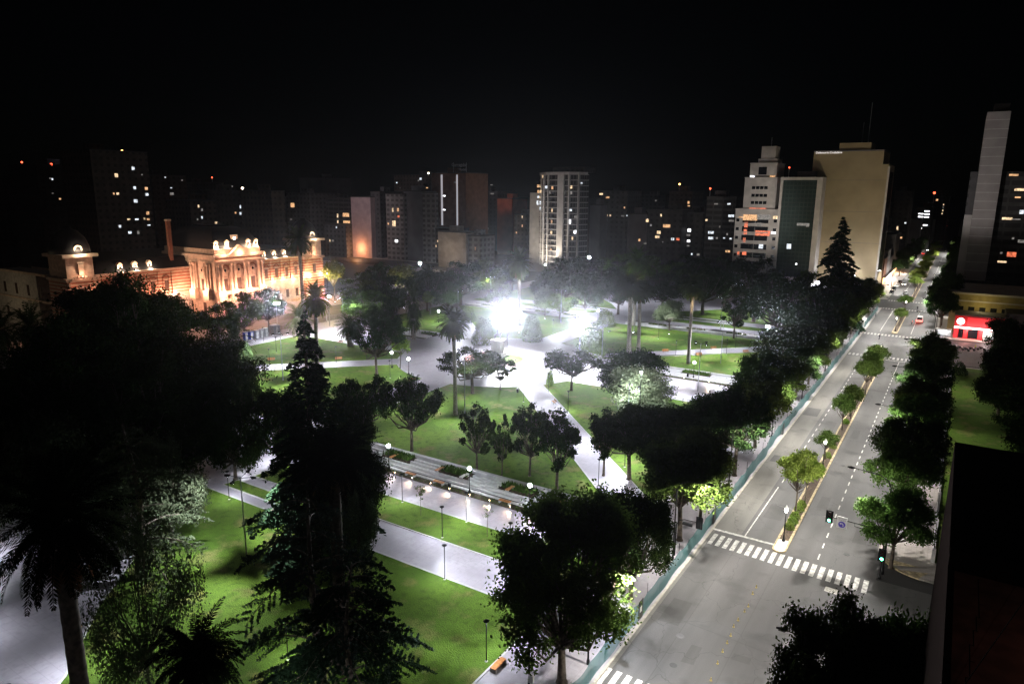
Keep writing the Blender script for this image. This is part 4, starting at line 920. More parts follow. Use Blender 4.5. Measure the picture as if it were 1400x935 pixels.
# bins, kiosk cabins
def bin_():
    o = thing('litter_bin', '', 'litter bin'); MB().lathe([(.24, .08), (.26, 1.0), (.20, 1.0), (.19, .5)], n=12).build('body', BLACK, o); MB().cb(0, 0, 0, .2, .2, .1).build('base', BLACK, o); return o
for bx, by, l in [(614.5, 669, 'dark litter bin by the terrace steps near the middle globe lamp'), (707.5, 537, 'dark litter bin on the white path into the center'), (940, 516, 'dark litter bin beside the right walk globe lamp'), (1174, 458, 'dark bin beside the white kiosk on the fence sidewalk')]:
    p = g(bx, by); inst('bin', bin_, (p[0], p[1], .1), 0, 1, l, 'dark litter bins', 'litter bin')
def cabin(name, w, d, h, m, mr, doors):
    def mk():
        o = thing(name, '', 'cabin'); MB().cb(0, 0, .1, w, d, h).build('wall', m, o)
        MB().add([(-w / 2 - .05, -d / 2 - .05, h + .1), (w / 2 + .05, -d / 2 - .05, h + .1), (w / 2 + .05, d / 2 + .05, h + .1), (-w / 2 - .05, d / 2 + .05, h + .1), (-w / 2 + .2, -d / 2 + .2, h + .32), (w / 2 - .2, -d / 2 + .2, h + .32), (w / 2 - .2, d / 2 - .2, h + .32), (-w / 2 + .2, d / 2 - .2, h + .32)], [(0, 1, 5, 4), (1, 2, 6, 5), (2, 3, 7, 6), (3, 0, 4, 7), (4, 5, 6, 7), (3, 2, 1, 0)]).build('roof', mr, o)
        for k in range(doors):
            yy = -d / 2 + d * (k + .5) / doors; dr = MB().box(w / 2, yy - .38, .15, w / 2 + .035, yy + .38, h - .1).build('door', mr, o); MB().box(w / 2 + .036, yy + .22, 1.0, w / 2 + .08, yy + .30, 1.2).build('handle', BLACK, dr)
        return o
    return mk
BLUE = mat('blue_plastic', (.03, .07, .42), .5); CABW = mat('white_plastic', (.6, .6, .62), .5); CABG = mat('grey_plastic', (.33, .34, .37), .5)
for bx, by, l in [(336, 465, 'blue portable toilet left of the white cabins'), (343.5, 464, 'second blue portable toilet beside the white cabins')]:
    p = g(bx, by); inst('toiletb', cabin('portable_toilet', 1.1, 1.1, 2.3, BLUE, CABW, 1), (p[0], p[1], .1), 0, 1, l, 'portable toilets', 'portable toilet')
for bx, by, l in [(351, 463, 'first white portable toilet right of the blue ones'), (357.5, 461.5, 'second white portable toilet'), (363.5, 460, 'third white portable toilet at the right of the row')]:
    p = g(bx, by); inst('toiletw', cabin('portable_toilet', 1.2, 1.2, 2.4, CABG, CABW, 1), (p[0], p[1], .1), 0, 1, l, 'portable toilets', 'portable toilet')
p = g(376, 456); inst('cabing', cabin('site_cabin', 2.2, 2.4, 2.5, CABG, CABW, 1), (p[0], p[1], .1), 0, 1, 'grey site cabin by the palace side fence', None, 'cabin')
p = g(1180, 447); inst('kiosk', cabin('kiosk', 2.0, 7.0, 2.5, WHITE, WHITE, 3), (p[0] - .6, p[1], .1), 0, 1, 'bright white kiosk on the fence sidewalk under the dark trees', None, 'kiosk')
# ------------------------------------------------------------------ fences
NET = bpy.data.materials.new('green_net'); NET.use_nodes = True
_N, _L = NET.node_tree.nodes, NET.node_tree.links; _b = _N['Principled BSDF']; _b.inputs['Base Color'].default_value = (.055, .16, .16, 1); _b.inputs['Roughness'].default_value = .6
_t = _N.new('ShaderNodeBsdfTransparent'); _m = _N.new('ShaderNodeMixShader'); _w = _N.new('ShaderNodeTexNoise'); _w.inputs['Scale'].default_value = .7
_q = _N.new('ShaderNodeMapRange'); _q.inputs[3].default_value = .12; _q.inputs[4].default_value = .42; _L.new(_w.outputs[0], _q.inputs[0]); _L.new(_q.outputs[0], _m.inputs[0])
_tc = _N.new('ShaderNodeTexCoord'); _L.new(_tc.outputs['Object'], _w.inputs['Vector']); _L.new(_b.outputs[0], _m.inputs[1]); _L.new(_t.outputs[0], _m.inputs[2]); _L.new(_m.outputs[0], _N['Material Output'].inputs[0])
fn = thing('construction_fence', 'teal mesh construction fence running along the whole plaza sidewalk', 'fence', (-23.75, 44, .1))
rng = random.Random(4); nb = MB(); y = 44.0; pts = []
while y < 302:
    x = -23.75 + rng.uniform(-.08, .08) - (.35 if 120 < y < 135 else 0) - (.25 if y > 135 else 0); pts.append((x, y)); y += 3.4
for i, (x, y) in enumerate(pts):
    MB().tube([(x - .03, y, 0), (x - .03, y, 2.4 + (.9 if i % 3 == 0 else .05))], .035, 5).build('post', GREYM if i % 3 else BLACK, fn)
    if i + 1 < len(pts):
        x2, y2 = pts[i + 1]; n = 5
        for k in range(n):
            a, b = k / n, (k + 1) / n; sg = lambda t: 2.25 - .22 * math.sin(PI * t) ; bl = lambda t: .14 * math.sin(PI * t) * (1 if i % 2 else -.6)
            P = lambda t, z: (x + (x2 - x) * t + bl(t) * .6, y + (y2 - y) * t, z)
            nb.add([P(a, .1), P(b, .1), P(b, sg(b)), P(a, sg(a))], [(0, 1, 2, 3)])
nb.build('net', NET, fn)
for y in (62.5, 88.3, 131): MB().box(-23.66, y - .55, .15, -23.60, y + .55, 2.3).build('gate_panel', BLACK, fn)
MB().box(-23.60, 62.2, 1.0, -23.585, 62.7, 1.6).build('notice', WHITE, fn)
pf = thing('railing_fence', 'long grey railing fence between the plaza and the palace street', 'fence', (-177.5, 150, .1))
r_ = MB(); y = 60
while y < 262: r_.box(-177.53, y, .1, -177.47, y + .06, 2.2); y += .55
r_.box(-177.54, 60, 2.0, -177.46, 262, 2.08); r_.box(-177.54, 60, .35, -177.46, 262, .43); r_.build('railing', GREYM, pf)
for k in range(21): MB().cb(-177.5, 60 + k * 10.1, .1, .35, .35, 2.3).build('post', CONC, pf)
gf = thing('garden_fence', 'low dark fence along the garden at the right sidewalk', 'fence', (1.8, 150, .12))
r_ = MB(); y = 93
while y < 211: r_.box(1.78, y, .5, 1.82, y + .05, 1.7); y += .4
r_.build('railing', BLACK, gf); MB().box(1.65, 93, .1, 1.95, 211, .5).build('plinth', CONC, gf)
for k in range(13): MB().cb(1.8, 93 + k * 9.8, .1, .4, .4, 1.8).build('post', CONC, gf)
o = MB().sheet([(2, 93), (40, 93), (40, 211), (2, 211)], .135).build('garden_lawn', GRASS); o['kind'] = 'structure'
# ------------------------------------------------------------------ street lighting
def arm_lamp(x, y, d, label, h=10.8, reach=4.2, power=None, col=NEUT):
    """tapered pole with a long curved arm and a flat head; d = +1/-1 towards +x / -x"""
    o = thing('street_light', label, 'street light', (x, y, .12), 'street lights with long curved arms')
    MB().lathe([(.16, .12), (.16, .5), (.11, .7)], (x, y, 0), 8).build('base', BLACK, o)
    MB().tube([(x, y, .5), (x, y, h - 1.6)], [.10, .075], 8).build('pole', BLACK, o)
    MB().tube([(x, y, h - 1.6), (x + d * .35, y, h - .7), (x + d * 1.3, y, h - .15), (x + d * reach, y, h + .1)], [.07, .06, .055, .04], 6).build('arm', BLACK, o)
    hx = x + d * reach
    hd = MB().tube([(hx - d * .1, y, h + .1), (hx + d * .35, y, h + .13), (hx + d * .8, y, h + .08)], [.07, .15, .08], 8).build('lamp_head', BLACK, o)
    MB().sheet([(hx + d * .38 - .22, y - .09), (hx + d * .38 + .22, y - .09), (hx + d * .38 + .22, y + .09), (hx + d * .38 - .22, y + .09)], h - .05).cb(hx + d * .38, y, h - .046, .5, .22, .05, 1).build('lens', [LENSW, BLACK], o)
    light('SPOT', (hx + d * .38, y, h - .1), power or P_ROAD, col, o, (hx + d * 1.5, y, 0), 172, .3, .15)
    return o
for i, (y, l) in enumerate([(52.0, 'street light whose arm reaches over the road at the bottom right'), (91, 'street light with a long arm above the right lane dashes, nearer'), (122.5, 'street light with an arm above the right lane, farther'), (153, 'street light among the right sidewalk trees before the pointed one'), (184, 'street light near the corner garden'), (231, 'street light whose arm shadow crosses the second cross street'), (262, 'street light left of the red shop'), (295, 'street light below the blank tower')]):
    arm_lamp(-3.5, y, -1, l)
for i, (y, l) in enumerate([(53, 'street light with signal boxes and a curved arm inside the largest fence tree'), (76, 'curved street light beside the dark gate of the teal fence'), (100, 'street light behind the lit forked fence tree'), (128, 'street light where the fence bends'), (156, 'street light over the left lane at the fence middle'), (186, 'street light by the white kiosk trees'), (230, 'street light between the far crossings on the fence side'), (262, 'street light past the far crossing on the fence side'), (293, 'last street light on the fence side')]):
    arm_lamp(-25.0, y, 1, l, reach=3.6)
for i, y in enumerate([345, 375, 410, 450, 500, 560, 630]):
    arm_lamp(-25.5 if i % 2 else -3.2, y, 1 if i % 2 else -1, 'street light far down the avenue', power=P_ROAD * 1.7)
def lantern():
    o = thing('lantern_post', '', 'lantern post')
    MB().lathe([(.22, 0), (.22, .15), (.13, .3), (.09, .9)], n=10).build('base', BLACK, o); MB().tube([(0, 0, .8), (0, 0, 4.0)], [.075, .05], 8).build('pole', BLACK, o)
    MB().lathe([(.14, 4.0), (.27, 4.5)], n=6).build('glass', LANT, o); MB().lathe([(.30, 4.5), (.22, 4.62), (.05, 4.85), (.02, 5.0)], n=6).build('cap', WHITE, o)
    light('POINT', (0, 0, 3.85), 500, (1, .92, .78), o, r=.2); return o
for bx, by, l in [(1073, 737, 'black lantern post with white glass at the median tip')]:
    inst('lantern', lantern, (-14.65, 88.4, .15), 0, 1, l, 'lantern posts in the median', 'lantern post')
for y, l in [(118, 'lantern post in the median behind the small lone tree'), (150, 'lantern post in the median among the halfway pair'), (205, 'lantern post at the crossing end of the median'), (256, 'lantern post on the median beyond the crossing'), (298, 'lantern post on the median at the farthest crossing')]:
    inst('lantern', lantern, (-14.65, y, .15), 0, 1, l, 'lantern posts in the median')
# ------------------------------------------------------------------ traffic signals
SIGG = em('green_signal', (.10, 1, .45), 22); SIGD = mat('dark_signal_lens', (.05, .02, .02), .3); SHEET = mat('sign_sheet', (.5, .49, .47), .5, var=.05); PURP = mat('sign_purple', (.07, .05, .30), .5, var=.05); INK = mat('sign_ink', (.03, .03, .03), .6)
def signal_head(o, x, y, z, d=-1, k_=1.0):
    """box with three lenses facing d along y"""
    b = MB().cb(x, y, z, .44, .3, 1.35).box(x - .40, y - .02, z - .1, x + .40, y + .02, z + 1.45).build('signal_head', BLACK, o)
    for k, m in enumerate((SIGG, SIGD, SIGD)):
        MB().tube([(x, y + d * .155, z + .24 + k * .43), (x, y + d * .175, z + .24 + k * .43)], .17, 12).build('lens', m, b)
        MB().tube([(x, y + d * .15, z + .32 + k * .43), (x, y + d * .36, z + .36 + k * .43)], [.19, .18], 8, cap=False).build('visor', BLACK, b)
    return b
tl = thing('traffic_signal', 'traffic signal on a long arm with a turn sign over the right lane', 'traffic signal', (-3.1, 86.6, .12))
MB().lathe([(.2, .12), (.2, .5), (.13, .7)], (-3.1, 86.6, 0), 8).build('base', BLACK, tl); MB().tube([(-3.1, 86.6, .6), (-3.1, 86.6, 5.6)], [.12, .1], 8).build('pole', BLACK, tl)
q = onY(1133, 716, 86.6); ax = q[0]
MB().tube([(-3.1, 86.6, 5.0), (-4.2, 86.6, 5.6), (ax, 86.6, 5.75)], [.08, .07, .045], 6).tube([(-3.1, 86.6, 4.4), (-5.2, 86.6, 5.15), (-6.6, 86.6, 5.25), (-6.6, 86.6, 5.7)], .04, 6).build('arm', BLACK, tl)
signal_head(tl, ax, 86.5, 5.1)
sx_ = ax + 1.45
sg = MB().box(sx_ - .55, 86.36, 4.75, sx_ + .55, 86.40, 6.15).build('turn_sign', SHEET, tl)
MB().tube([(sx_, 86.355, 5.2), (sx_, 86.345, 5.2)], .40, 20).build('symbol_disc', PURP, sg)
MB().tube([(sx_ + .14, 86.335, 4.98), (sx_ + .14, 86.335, 5.24), (sx_ + .04, 86.335, 5.34), (sx_ - .12, 86.335, 5.3)], .045, 6).add([(sx_ - .1, 86.33, 5.43), (sx_ - .1, 86.33, 5.17), (sx_ - .26, 86.33, 5.29)], [(0, 1, 2)]).build('arrow', SHEET, sg)
def text(body, loc, size, m, parent, rot=(PI / 2, 0, 0), ext=.006, name='lettering', align='CENTER'):
    cu = bpy.data.curves.new(name, 'FONT'); cu.body = body; cu.size = size; cu.extrude = ext; cu.align_x = align
    cu.materials.append(m); o = bpy.data.objects.new(name, cu); COL.objects.link(o); o.parent = parent
    o.location = Vector(loc) - wl(parent); o.rotation_euler = rot
    bpy.context.view_layer.update(); me = bpy.data.meshes.new_from_object(o.evaluated_get(bpy.context.evaluated_depsgraph_get())); q = bpy.data.objects.new(name, me); COL.objects.link(q); q.parent = parent; q.location = o.location; q.rotation_euler = rot
    bpy.data.objects.remove(o); return q
text('NO GIRAR', (sx_, 86.352, 5.92), .19, INK, sg); text('A LA IZQ', (sx_, 86.352, 5.69), .19, INK, sg)
t2 = thing('traffic_signal', 'post traffic signal with a green light on the corner of the right sidewalk', 'traffic signal', (-3.3, 85.3, .12))
MB().lathe([(.2, .12), (.2, .3), (.1, .5)], (-3.3, 85.3, 0), 8).build('base', BLACK, t2); MB().tube([(-3.3, 85.3, .4), (-3.3, 85.3, 3.4)], .075, 8).build('pole', BLACK, t2); signal_head(t2, -3.3, 85.15, 2.5)
t3 = thing('traffic_signal', 'black signal on a curved pole beside the teal fence gate', 'traffic signal', (-25.2, 77.2, .1))
MB().tube([(-25.2, 77.2, .1), (-25.2, 77.2, 4.2), (-24.9, 77.2, 4.9), (-24.2, 77.2, 5.15), (-22.6, 77.2, 5.2)], [.1, .085, .08, .07, .05], 8).build('pole', BLACK, t3); signal_head(t3, -22.4, 77.2, 4.5, 1); MB().box(-24.4, 77.0, 4.5, -23.2, 77.3, 4.8).build('lamp_head', BLACK, t3)
t4 = thing('traffic_signal', 'dark signal head on a short post by the fence under the largest tree', 'traffic signal', (-24.3, 55.4, .1))
MB().tube([(-24.3, 55.4, .1), (-24.3, 55.4, 3.0)], .07, 8).build('pole', BLACK, t4); signal_head(t4, -24.3, 55.4, 2.5, 1)
cb_ = thing('signal_cabinet', 'pale control box strapped to the black pole by the orange bench', 'control box', (-27.7, 46.6, .1))
MB().tube([(-27.7, 46.6, .1), (-27.7, 46.6, 6)], .09, 8).build('pole', BLACK, cb_); MB().cb(-27.4, 46.5, 1.4, .45, .3, .75).build('box', SHEET, cb_); MB().sph((-27.9, 46.5, 3.2), .3, n=8).build('siren', BLACK, cb_)
# span wire across the left carriageway
MB().tube([(-23.9, 89, 5.8), (-20, 88.8, 5.1), (-14.7, 88.5, 4.7)], .012, 4).tube([(-14.7, 88.5, 4.7), (-11, 87.6, 5.1), (ax, 86.6, 5.7)], .012, 4).build('span_wire', GREYM); tag(bpy.data.objects['span_wire'], 'thin pale wire slung across the left lane to the hanging signal', 'wire')
# yellow lane studs
STUD = mat('yellow_stud', (.36, .27, .07), .6)
def stud():
    o = MB().cb(0, 0, 0, .2, .2, .03).lathe([(.045, .03), (.035, .32), (.045, .34), (.015, .36)], n=8).build('lane_stud', STUD); return tag(o, '', 'lane marker')
for i, (x, y) in enumerate([(1034, 803), (1029, 812), (1023, 829), (1018, 836), (1009, 848), (1003, 857), (999, 869), (994, 879), (988, 891), (981, 907), (972, 930)]):
    p = g(x, y, 0); inst('stud', stud, (p[0], p[1], .008), i, 1, 'yellow lane marker in the row on the open junction, ' + ['first at the crosswalk end', 'second', 'third', 'fourth', 'fifth', 'sixth', 'seventh', 'eighth', 'ninth', 'tenth', 'last at the bottom edge'][i], 'yellow lane markers on the junction')
# ------------------------------------------------------------------ vehicles
TYRE = mat('tyre', (.015, .015, .015), .9); RIM = mat('rim', (.4, .4, .42), .35, .8); HEADL = em('headlight', (1, .93, .8), 30); TAIL = em('tail_light', (1, .05, .03), 25); TAILD = mat('tail_lens', (.25, .01, .01), .3)
def car(paint, lit=False, van=False):
    def mk():
        o = thing('parked_car' if not lit else 'moving_car', '', 'car'); L, Wd = (4.3, 1.75) if not van else (4.9, 1.95)
        H = 1.45 if not van else 2.1
        prof = [(-L / 2, .35), (-L / 2, .78), (-L / 2 + .1, .92), (-L / 2 + .75, .96), (-L / 2 + (.5 if van else 1.35), H), (L / 2 - (.3 if van else 1.15), H), (L / 2 - .15, .98), (L / 2, .85), (L / 2, .35)]
        if van: prof[4] = (-L / 2 + 1.35, H)
        b = MB(); n = len(prof)
        rings = [(-Wd / 2 + .02, .0), (-Wd / 2, .1), (Wd / 2, .1), (Wd / 2 - .02, 0)]
        vs = []
        for s in (-1, 1):
            for y, z in prof: vs.append((s * (Wd / 2 - (.16 if z > 1.0 else 0)), y, z))
        b.add(vs, [tuple(range(n)), tuple(range(n, 2 * n))[::-1]] + [(i, n + i, n + (i + 1) % n, (i + 1) % n) for i in range(n)]); b.build('body', paint, o)
        wn = MB()
        for s in (-1, 1):
            x = s * (Wd / 2 - .075); wn.add([(x, prof[3][0] + .25, 1.0), (x, prof[6][0] - .25, 1.0), (x - s * .075, prof[5][0] - .1, H - .12), (x - s * .075, prof[4][0] + .12, H - .12)], [(0, 1, 2, 3)])
        for (a, c, e) in ((3, 4, -1), (6, 5, 1)):
            y0, z0 = prof[a]; y1, z1 = prof[c]; f = lambda t: (y0 + (y1 - y0) * t + e * .012, z0 + (z1 - z0) * t + .012)
            p, q = f(.12), f(.9); wn.add([(-Wd / 2 + .2, p[0], p[1]), (Wd / 2 - .2, p[0], p[1]), (Wd / 2 - .26, q[0], q[1]), (-Wd / 2 + .26, q[0], q[1])], [(0, 1, 2, 3)])
        wn.build('windows', DGLASS, o)
        for s in (-1, 1):
            for y in (-L / 2 + .8, L / 2 - .8):
                w = MB().tube([(s * (Wd / 2 - .2), y, .32), (s * (Wd / 2 + .01), y, .32)], .32, 12).build('wheel', TYRE, o); MB().tube([(s * (Wd / 2 + .012), y, .32), (s * (Wd / 2 + .022), y, .32)], .19, 10).build('rim', RIM, w)
            MB().box(s * Wd / 2 - s * .45, -L / 2 - .015, .62, s * Wd / 2 - s * .1, -L / 2 - .002, .78).build('headlight', HEADL if lit else WHITE, o)
            MB().box(s * Wd / 2 - s * .38, L / 2 + .002, .66, s * Wd / 2 - s * .08, L / 2 + .02, .84).build('tail_light', TAIL if lit else TAILD, o)
        return o
    return mk
CW = mat('white_car_paint', (.6, .6, .6), .3, .0); CK = mat('black_car_paint', (.015, .015, .018), .25); CR = mat('red_car_paint', (.3, .02, .02), .3); CS = mat('silver_car_paint', (.28, .29, .3), .3, .4)
for i, (x, y, rz, k, m, l) in enumerate([(*g(1208, 407), PI / 2 + .2, 'carw', CW, 'white car standing across the corner beyond the far crossing'), (*g(1219, 401), 0, 'cark', CK, 'black parked car first behind the white corner car'), (*g(1222, 396), 0, 'cark', CK, 'second black parked car in the kerb row'), (*g(1226.5, 392), 0, 'carw', CW, 'white parked car behind the two black ones'),
      (*g(1230, 387), 0, 'cark', CK, 'black parked car at the end of the kerb row'), (*g(1200, 404), PI / 2, 'cars', CS, 'silver car at the dark corner left of the white car'), (*g(1238, 402), 0, 'carw', CW, 'white car beside the median beyond the round tree'), (*g(318, 448, .0), 0, 'cark', CK, 'dark car parked behind the palace side fence')]):
    inst(k, car(m), (x, y, .02), rz, 1, l, 'parked cars', 'parked car')
x, y = g(1257, 440)
inst('vanl', car(CW, True, True), (x, y, .01), PI, 1, 'white van with glowing red tail lights on the right lane', None, 'van')
light('POINT', (x, y - 3.2, .7), 120, (1, .06, .03), name='tail_glow', r=.2)
for i, (bx, by, rz, l) in enumerate([(1236, 390, 0, 'car with bright headlights coming down beside the parked row'), (1262, 348, PI, 'car with red tail lights far up the avenue'), (1275, 336, PI, 'second car with red lights far up the avenue'), (1268, 343, 0, 'car with headlights far up the avenue beside the red lights'), (1284, 323, PI, 'third car with red lights, farther up the avenue'), (1294, 309, PI, 'fourth car with red lights near the avenue end'), (1288, 313, 0, 'distant car with headlights near the avenue end')]):
    p = g(bx, by, 0); inst('carl', car(CS, True), (p[0], p[1], .01), rz, 1, l, 'moving cars far up the avenue', 'car')
def moto():
    o = thing('motorcycle', '', 'motorcycle')
    MB().tube([(0, -.65, .55), (0, -.1, .75), (0, .5, .8)], [.07, .16, .12], 7).tube([(0, -.1, .5), (0, .35, .45)], .16, 7).build('body', CK, o); MB().tube([(0, 0, .86), (0, .6, .84)], [.12, .14], 6).build('seat', BLACK, o)
    for y in (-.72, .68): w = MB().tube([(-.06, y, .3), (.06, y, .3)], .3, 12).build('wheel', TYRE, o)
    MB().tube([(0, -.72, .3), (0, -.5, .95)], .03, 5).tube([(-.35, -.42, 1.02), (.35, -.42, 1.02)], .025, 5).build('fork', RIM, o); MB().sph((0, -.6, .85), .1, n=8).build('headlight', WHITE, o); return o
for i, (bx, by, l) in enumerate([(1305, 476, 'leftmost motorcycle before the red shop'), (1312, 478, 'second motorcycle before the red shop'), (1320, 480, 'motorcycle parked in front of the shop columns'), (1327, 479.5, 'motorcycle beside the person in the bright vest'), (1341, 479, 'rightmost motorcycle before the white shutter')]):
    p = g(bx, by, .12); inst('moto', moto, (p[0], p[1], .12), .5 + i * .3, 1.1, l, 'motorcycles in front of the red shop', 'motorcycle')
def moto_lit():
    o = moto(); MB().sph((0, .95, .75), .14, n=8).build('tail_light', TAIL, o); return o
p = g(1246.5, 443, 0); inst('motol', moto_lit, (p[0], p[1], .01), 0, 1.1, 'motorcycle with a red tail lamp riding left of the white van', None, 'motorcycle')
# ------------------------------------------------------------------ people
def personmat(name, top, leg):
    m, t, b, N, L = _new(name); co = N.new('ShaderNodeTexCoord'); sp = N.new('ShaderNodeSeparateXYZ'); L.new(co.outputs['Object'], sp.inputs[0])
    r = N.new('ShaderNodeValToRGB'); r.color_ramp.interpolation = 'CONSTANT'; e = r.color_ramp.elements
    e[0].position = 0; e[0].color = (.03, .025, .02, 1); e[1].position = .045; e[1].color = (*leg, 1)
    for p_, c in ((.50, top), (.825, (.35, .2, .14)), (.93, (.03, .02, .015))): q = e.new(p_); q.color = (*c, 1)
    d = N.new('ShaderNodeMath'); d.operation = 'DIVIDE'; d.inputs[1].default_value = 1.76; L.new(sp.outputs[2], d.inputs[0]); L.new(d.outputs[0], r.inputs[0]); L.new(r.outputs[0], b.inputs['Base Color']); b.inputs['Roughness'].default_value = .8; return m
PV = [(0, 0, .95), (0, .01, 1.2), (0, .01, 1.42), (0, 0, 1.52), (0, -.02, 1.62), (0, -.015, 1.70), (.1, 0, .9), (.11, -.12, .5), (.11, -.06, .08), (.11, -.2, .04), (-.1, 0, .9), (-.11, .1, .5), (-.11, .26, .1), (-.11, .14, .04), (.2, .01, 1.4), (.26, .1, 1.12), (.27, .0, .86), (-.2, .01, 1.4), (-.26, -.06, 1.12), (-.26, -.2, .9)]
PE = [(0, 1), (1, 2), (2, 3), (3, 4), (4, 5), (0, 6), (6, 7), (7, 8), (8, 9), (0, 10), (10, 11), (11, 12), (12, 13), (2, 14), (14, 15), (15, 16), (2, 17), (17, 18), (18, 19)]
PR = [.13, .125, .12, .055, .095, .085, .1, .07, .05, .04, .1, .07, .05, .04, .06, .045, .035, .06, .045, .035]
def person(m): return lambda: tag(skin('person', PV, PE, PR, m), '', 'person')
for bx, by, k, tp, lg, rz, l in [(1202, 464, 'pd', (.03, .03, .04), (.03, .03, .05), 2.2, 'person in dark clothes crossing the road before the far crossing'), (1197, 433, 'pw', (.35, .36, .38), (.05, .06, .1), 0, 'person in a pale top by the far fence end'), (1293, 527, 'pd', 0, 0, 3.1, 'person in dark clothes on the right sidewalk, farther one'), (1292, 546, 'pd', 0, 0, 0, 'person in dark clothes on the right sidewalk, nearer one'), (1333, 479, 'pv', (.35, .6, .06), (.03, .03, .04), 1, 'person in a bright yellow green vest by the motorcycles'), (1254, 424, 'pd', 0, 0, 0, 'person in dark clothes standing behind the white van')]:
    p = g(bx, by, .05); inst(k, person(personmat(k, tp or (.03, .03, .04), lg or (.03, .03, .05))) if k not in PROTO else None, (p[0], p[1], .12 if p[0] > -4.1 else .01), rz, 1, l, None, 'person')
# ------------------------------------------------------------------ buildings
PLAST = mat('palace_plaster', (.52, .40, .31), .85, scale=.9); BRK = bandmat('palace_brick_courses', (.33, .12, .07), (.47, .37, .27), 1.05, .5); BRKP = mat('palace_brick', (.22, .09, .06), .85); SLATE = mat('slate', (.014, .014, .016), .5, scale=2)
DOORW = mat('dark_shutter', (.05, .025, .015), .6)
UP = (1, .48, .31)
PXF, PXW = -207.5, -222.0
pal = thing('palace_building', 'long brick and plaster palace with floodlit portico, corner towers and dark slate roofs', 'palace', (-235, 150, 0))
PLASTG = mat('palace_ground_floor_plaster', (.46, .42, .38), .85, scale=.9)
b = MB(); b.box(-262, 109.5, 0, PXW, 191, 9.0); b.box(-270, 101, 0, -240, 109.5, 17.2); b.build('wall', PLASTG, pal); MB().box(-262, 109.52, 9.0, PXW, 190.98, 17.2).build('upper_wall', BRK, pal)
def bx(name, m, x0, y0, z0, x1, y1, z1, par=None): return MB().box(x0, y0, z0, x1, y1, z1).build(name, m, par or pal)
bx('cornice', PLAST, -262.5, 109.6, 17.2, PXW + .55, 190.2, 17.9); bx('string_course', PLAST, PXW + .002, 109.6, 8.9, PXW + .45, 190.2, 9.5); bx('plinth', PLAST, PXW + .002, 109.6, 0, PXW + .3, 190.2, 1.4)
r_ = MB(); z0, z1 = 17.9, 21.5
r_.add([(-262, 109.6, z0), (PXW, 109.6, z0), (PXW, 190, z0), (-262, 190, z0), (-258, 112, z1), (PXW - 2.6, 112, z1), (PXW - 2.6, 188, z1), (-258, 188, z1)], [(0, 1, 5, 4), (1, 2, 6, 5), (2, 3, 7, 6), (3, 0, 4, 7), (4, 5, 6, 7), (3, 2, 1, 0)]); r_.build('roof', SLATE, pal)
# towers at both ends
for y0, y1 in ((101, 109.6), (190.2, 199.9)):
    xf = PXW + 1.2
    bx('tower', BRK, -232, y0, 0, xf, y1, 17.0); bx('tower_top', PLAST, -231.5, y0 + .4, 17.0, xf - .4, y1 - .4, 24.0)
    for z, e, h in ((9.0, .45, .6), (16.7, .5, .7), (23.6, .8, .9)): bx('cornice', PLAST, -232.3, y0 - e, z, xf + e, y1 + e, z + h)
    d = MB(); ym = (y0 + y1) / 2; d.lathe([(5.6, 24.5), (5.4, 26.5), (4.4, 29.2), (2.6, 31.2), (1.2, 31.8), (1.2, 32.5), (.2, 32.6)], (-226.3, ym, 0), 4 * 4); d.build('dome', SLATE, pal, smooth=True)
    dm = MB().tube([(xf - 1.2, ym, 26), (xf - .2, ym, 26)], 1.25, 14); dm.build('round_dormer', PLAST, pal); MB().tube([(xf - .19, ym, 26), (xf - .15, ym, 26)], .5, 10).build('dormer_glass', DGLASS, pal)
    for z in (2.0, 11.0, 18.4):
        w = bx('window', DOORW, xf + .01, ym - .75, z, xf + .10, ym + .75, z + 3.4); bx('frame', PLAST, xf + .012, ym - 1.1, z + 3.41, xf + .3, ym + 1.1, z + 3.8, w)
    ar = MB()
    for i in range(13): a = PI * i / 12; ar.box(xf + .02, ym - 4.0 * math.cos(a) - .35, 15.0 + 2.6 * math.sin(a), xf + .75, ym - 4.0 * math.cos(a) + .35, 15.4 + 2.6 * math.sin(a))
    ar.build('arched_hood', PLAST, pal)
    bx('lantern_niche', PLAST, xf - .3, ym - .8, 18.5, xf + .35, ym + .8, 21.6)
    for yy in (y0 + 1.3, y1 - 1.3): light('POINT', (xf + 1.1, yy, 9.8), P_UP, UP, pal, r=.1)
    for yy in (y0 + 1.3, y1 - 1.3): light('POINT', (xf + 1.2, yy, 1.6), P_UP * .8, UP, pal, r=.1)
    light('POINT', (xf + 1.3, ym, 18.4), P_UP * .15, UP, pal, r=.1); light('POINT', (xf + 1.5, ym, 25.2), P_UP * .7, (1, .78, .55), pal, r=.1)
# wing windows, pilasters and up-lights
def winbay(y, lit=True):
    for z, h in ((2.2, 3.2), (10.4, 3.6)):
        w = bx('window', DOORW, PXW + .01, y - .65, z, PXW + .08, y + .65, z + h)
        bx('frame', PLAST, PXW + .012, y - 1.15, z + h + .002, PXW + .4, y + 1.15, z + h + .35, w)
    bx('quoin', BRK, PXW + .004, y - 1.25, 10.0, PXW + .2, y - .85, 14.6); bx('quoin', BRK, PXW + .004, y + .85, 10.0, PXW + .2, y + 1.25, 14.6)
    q = MB()
    for i in range(7): a = PI * i / 6; q.box(PXW + .01, y - 1.1 * math.cos(a) - .2, 14.6 + .8 * math.sin(a), PXW + .3, y - 1.1 * math.cos(a) + .2, 14.9 + .8 * math.sin(a))
    q.build('arch', BRKP, pal)
for k in range(4):
    for y in (172.4 + 4.75 * k - 4.75, ):
        winbay(y); winbay(300 - y)
winbay(186.6); winbay(113.4)
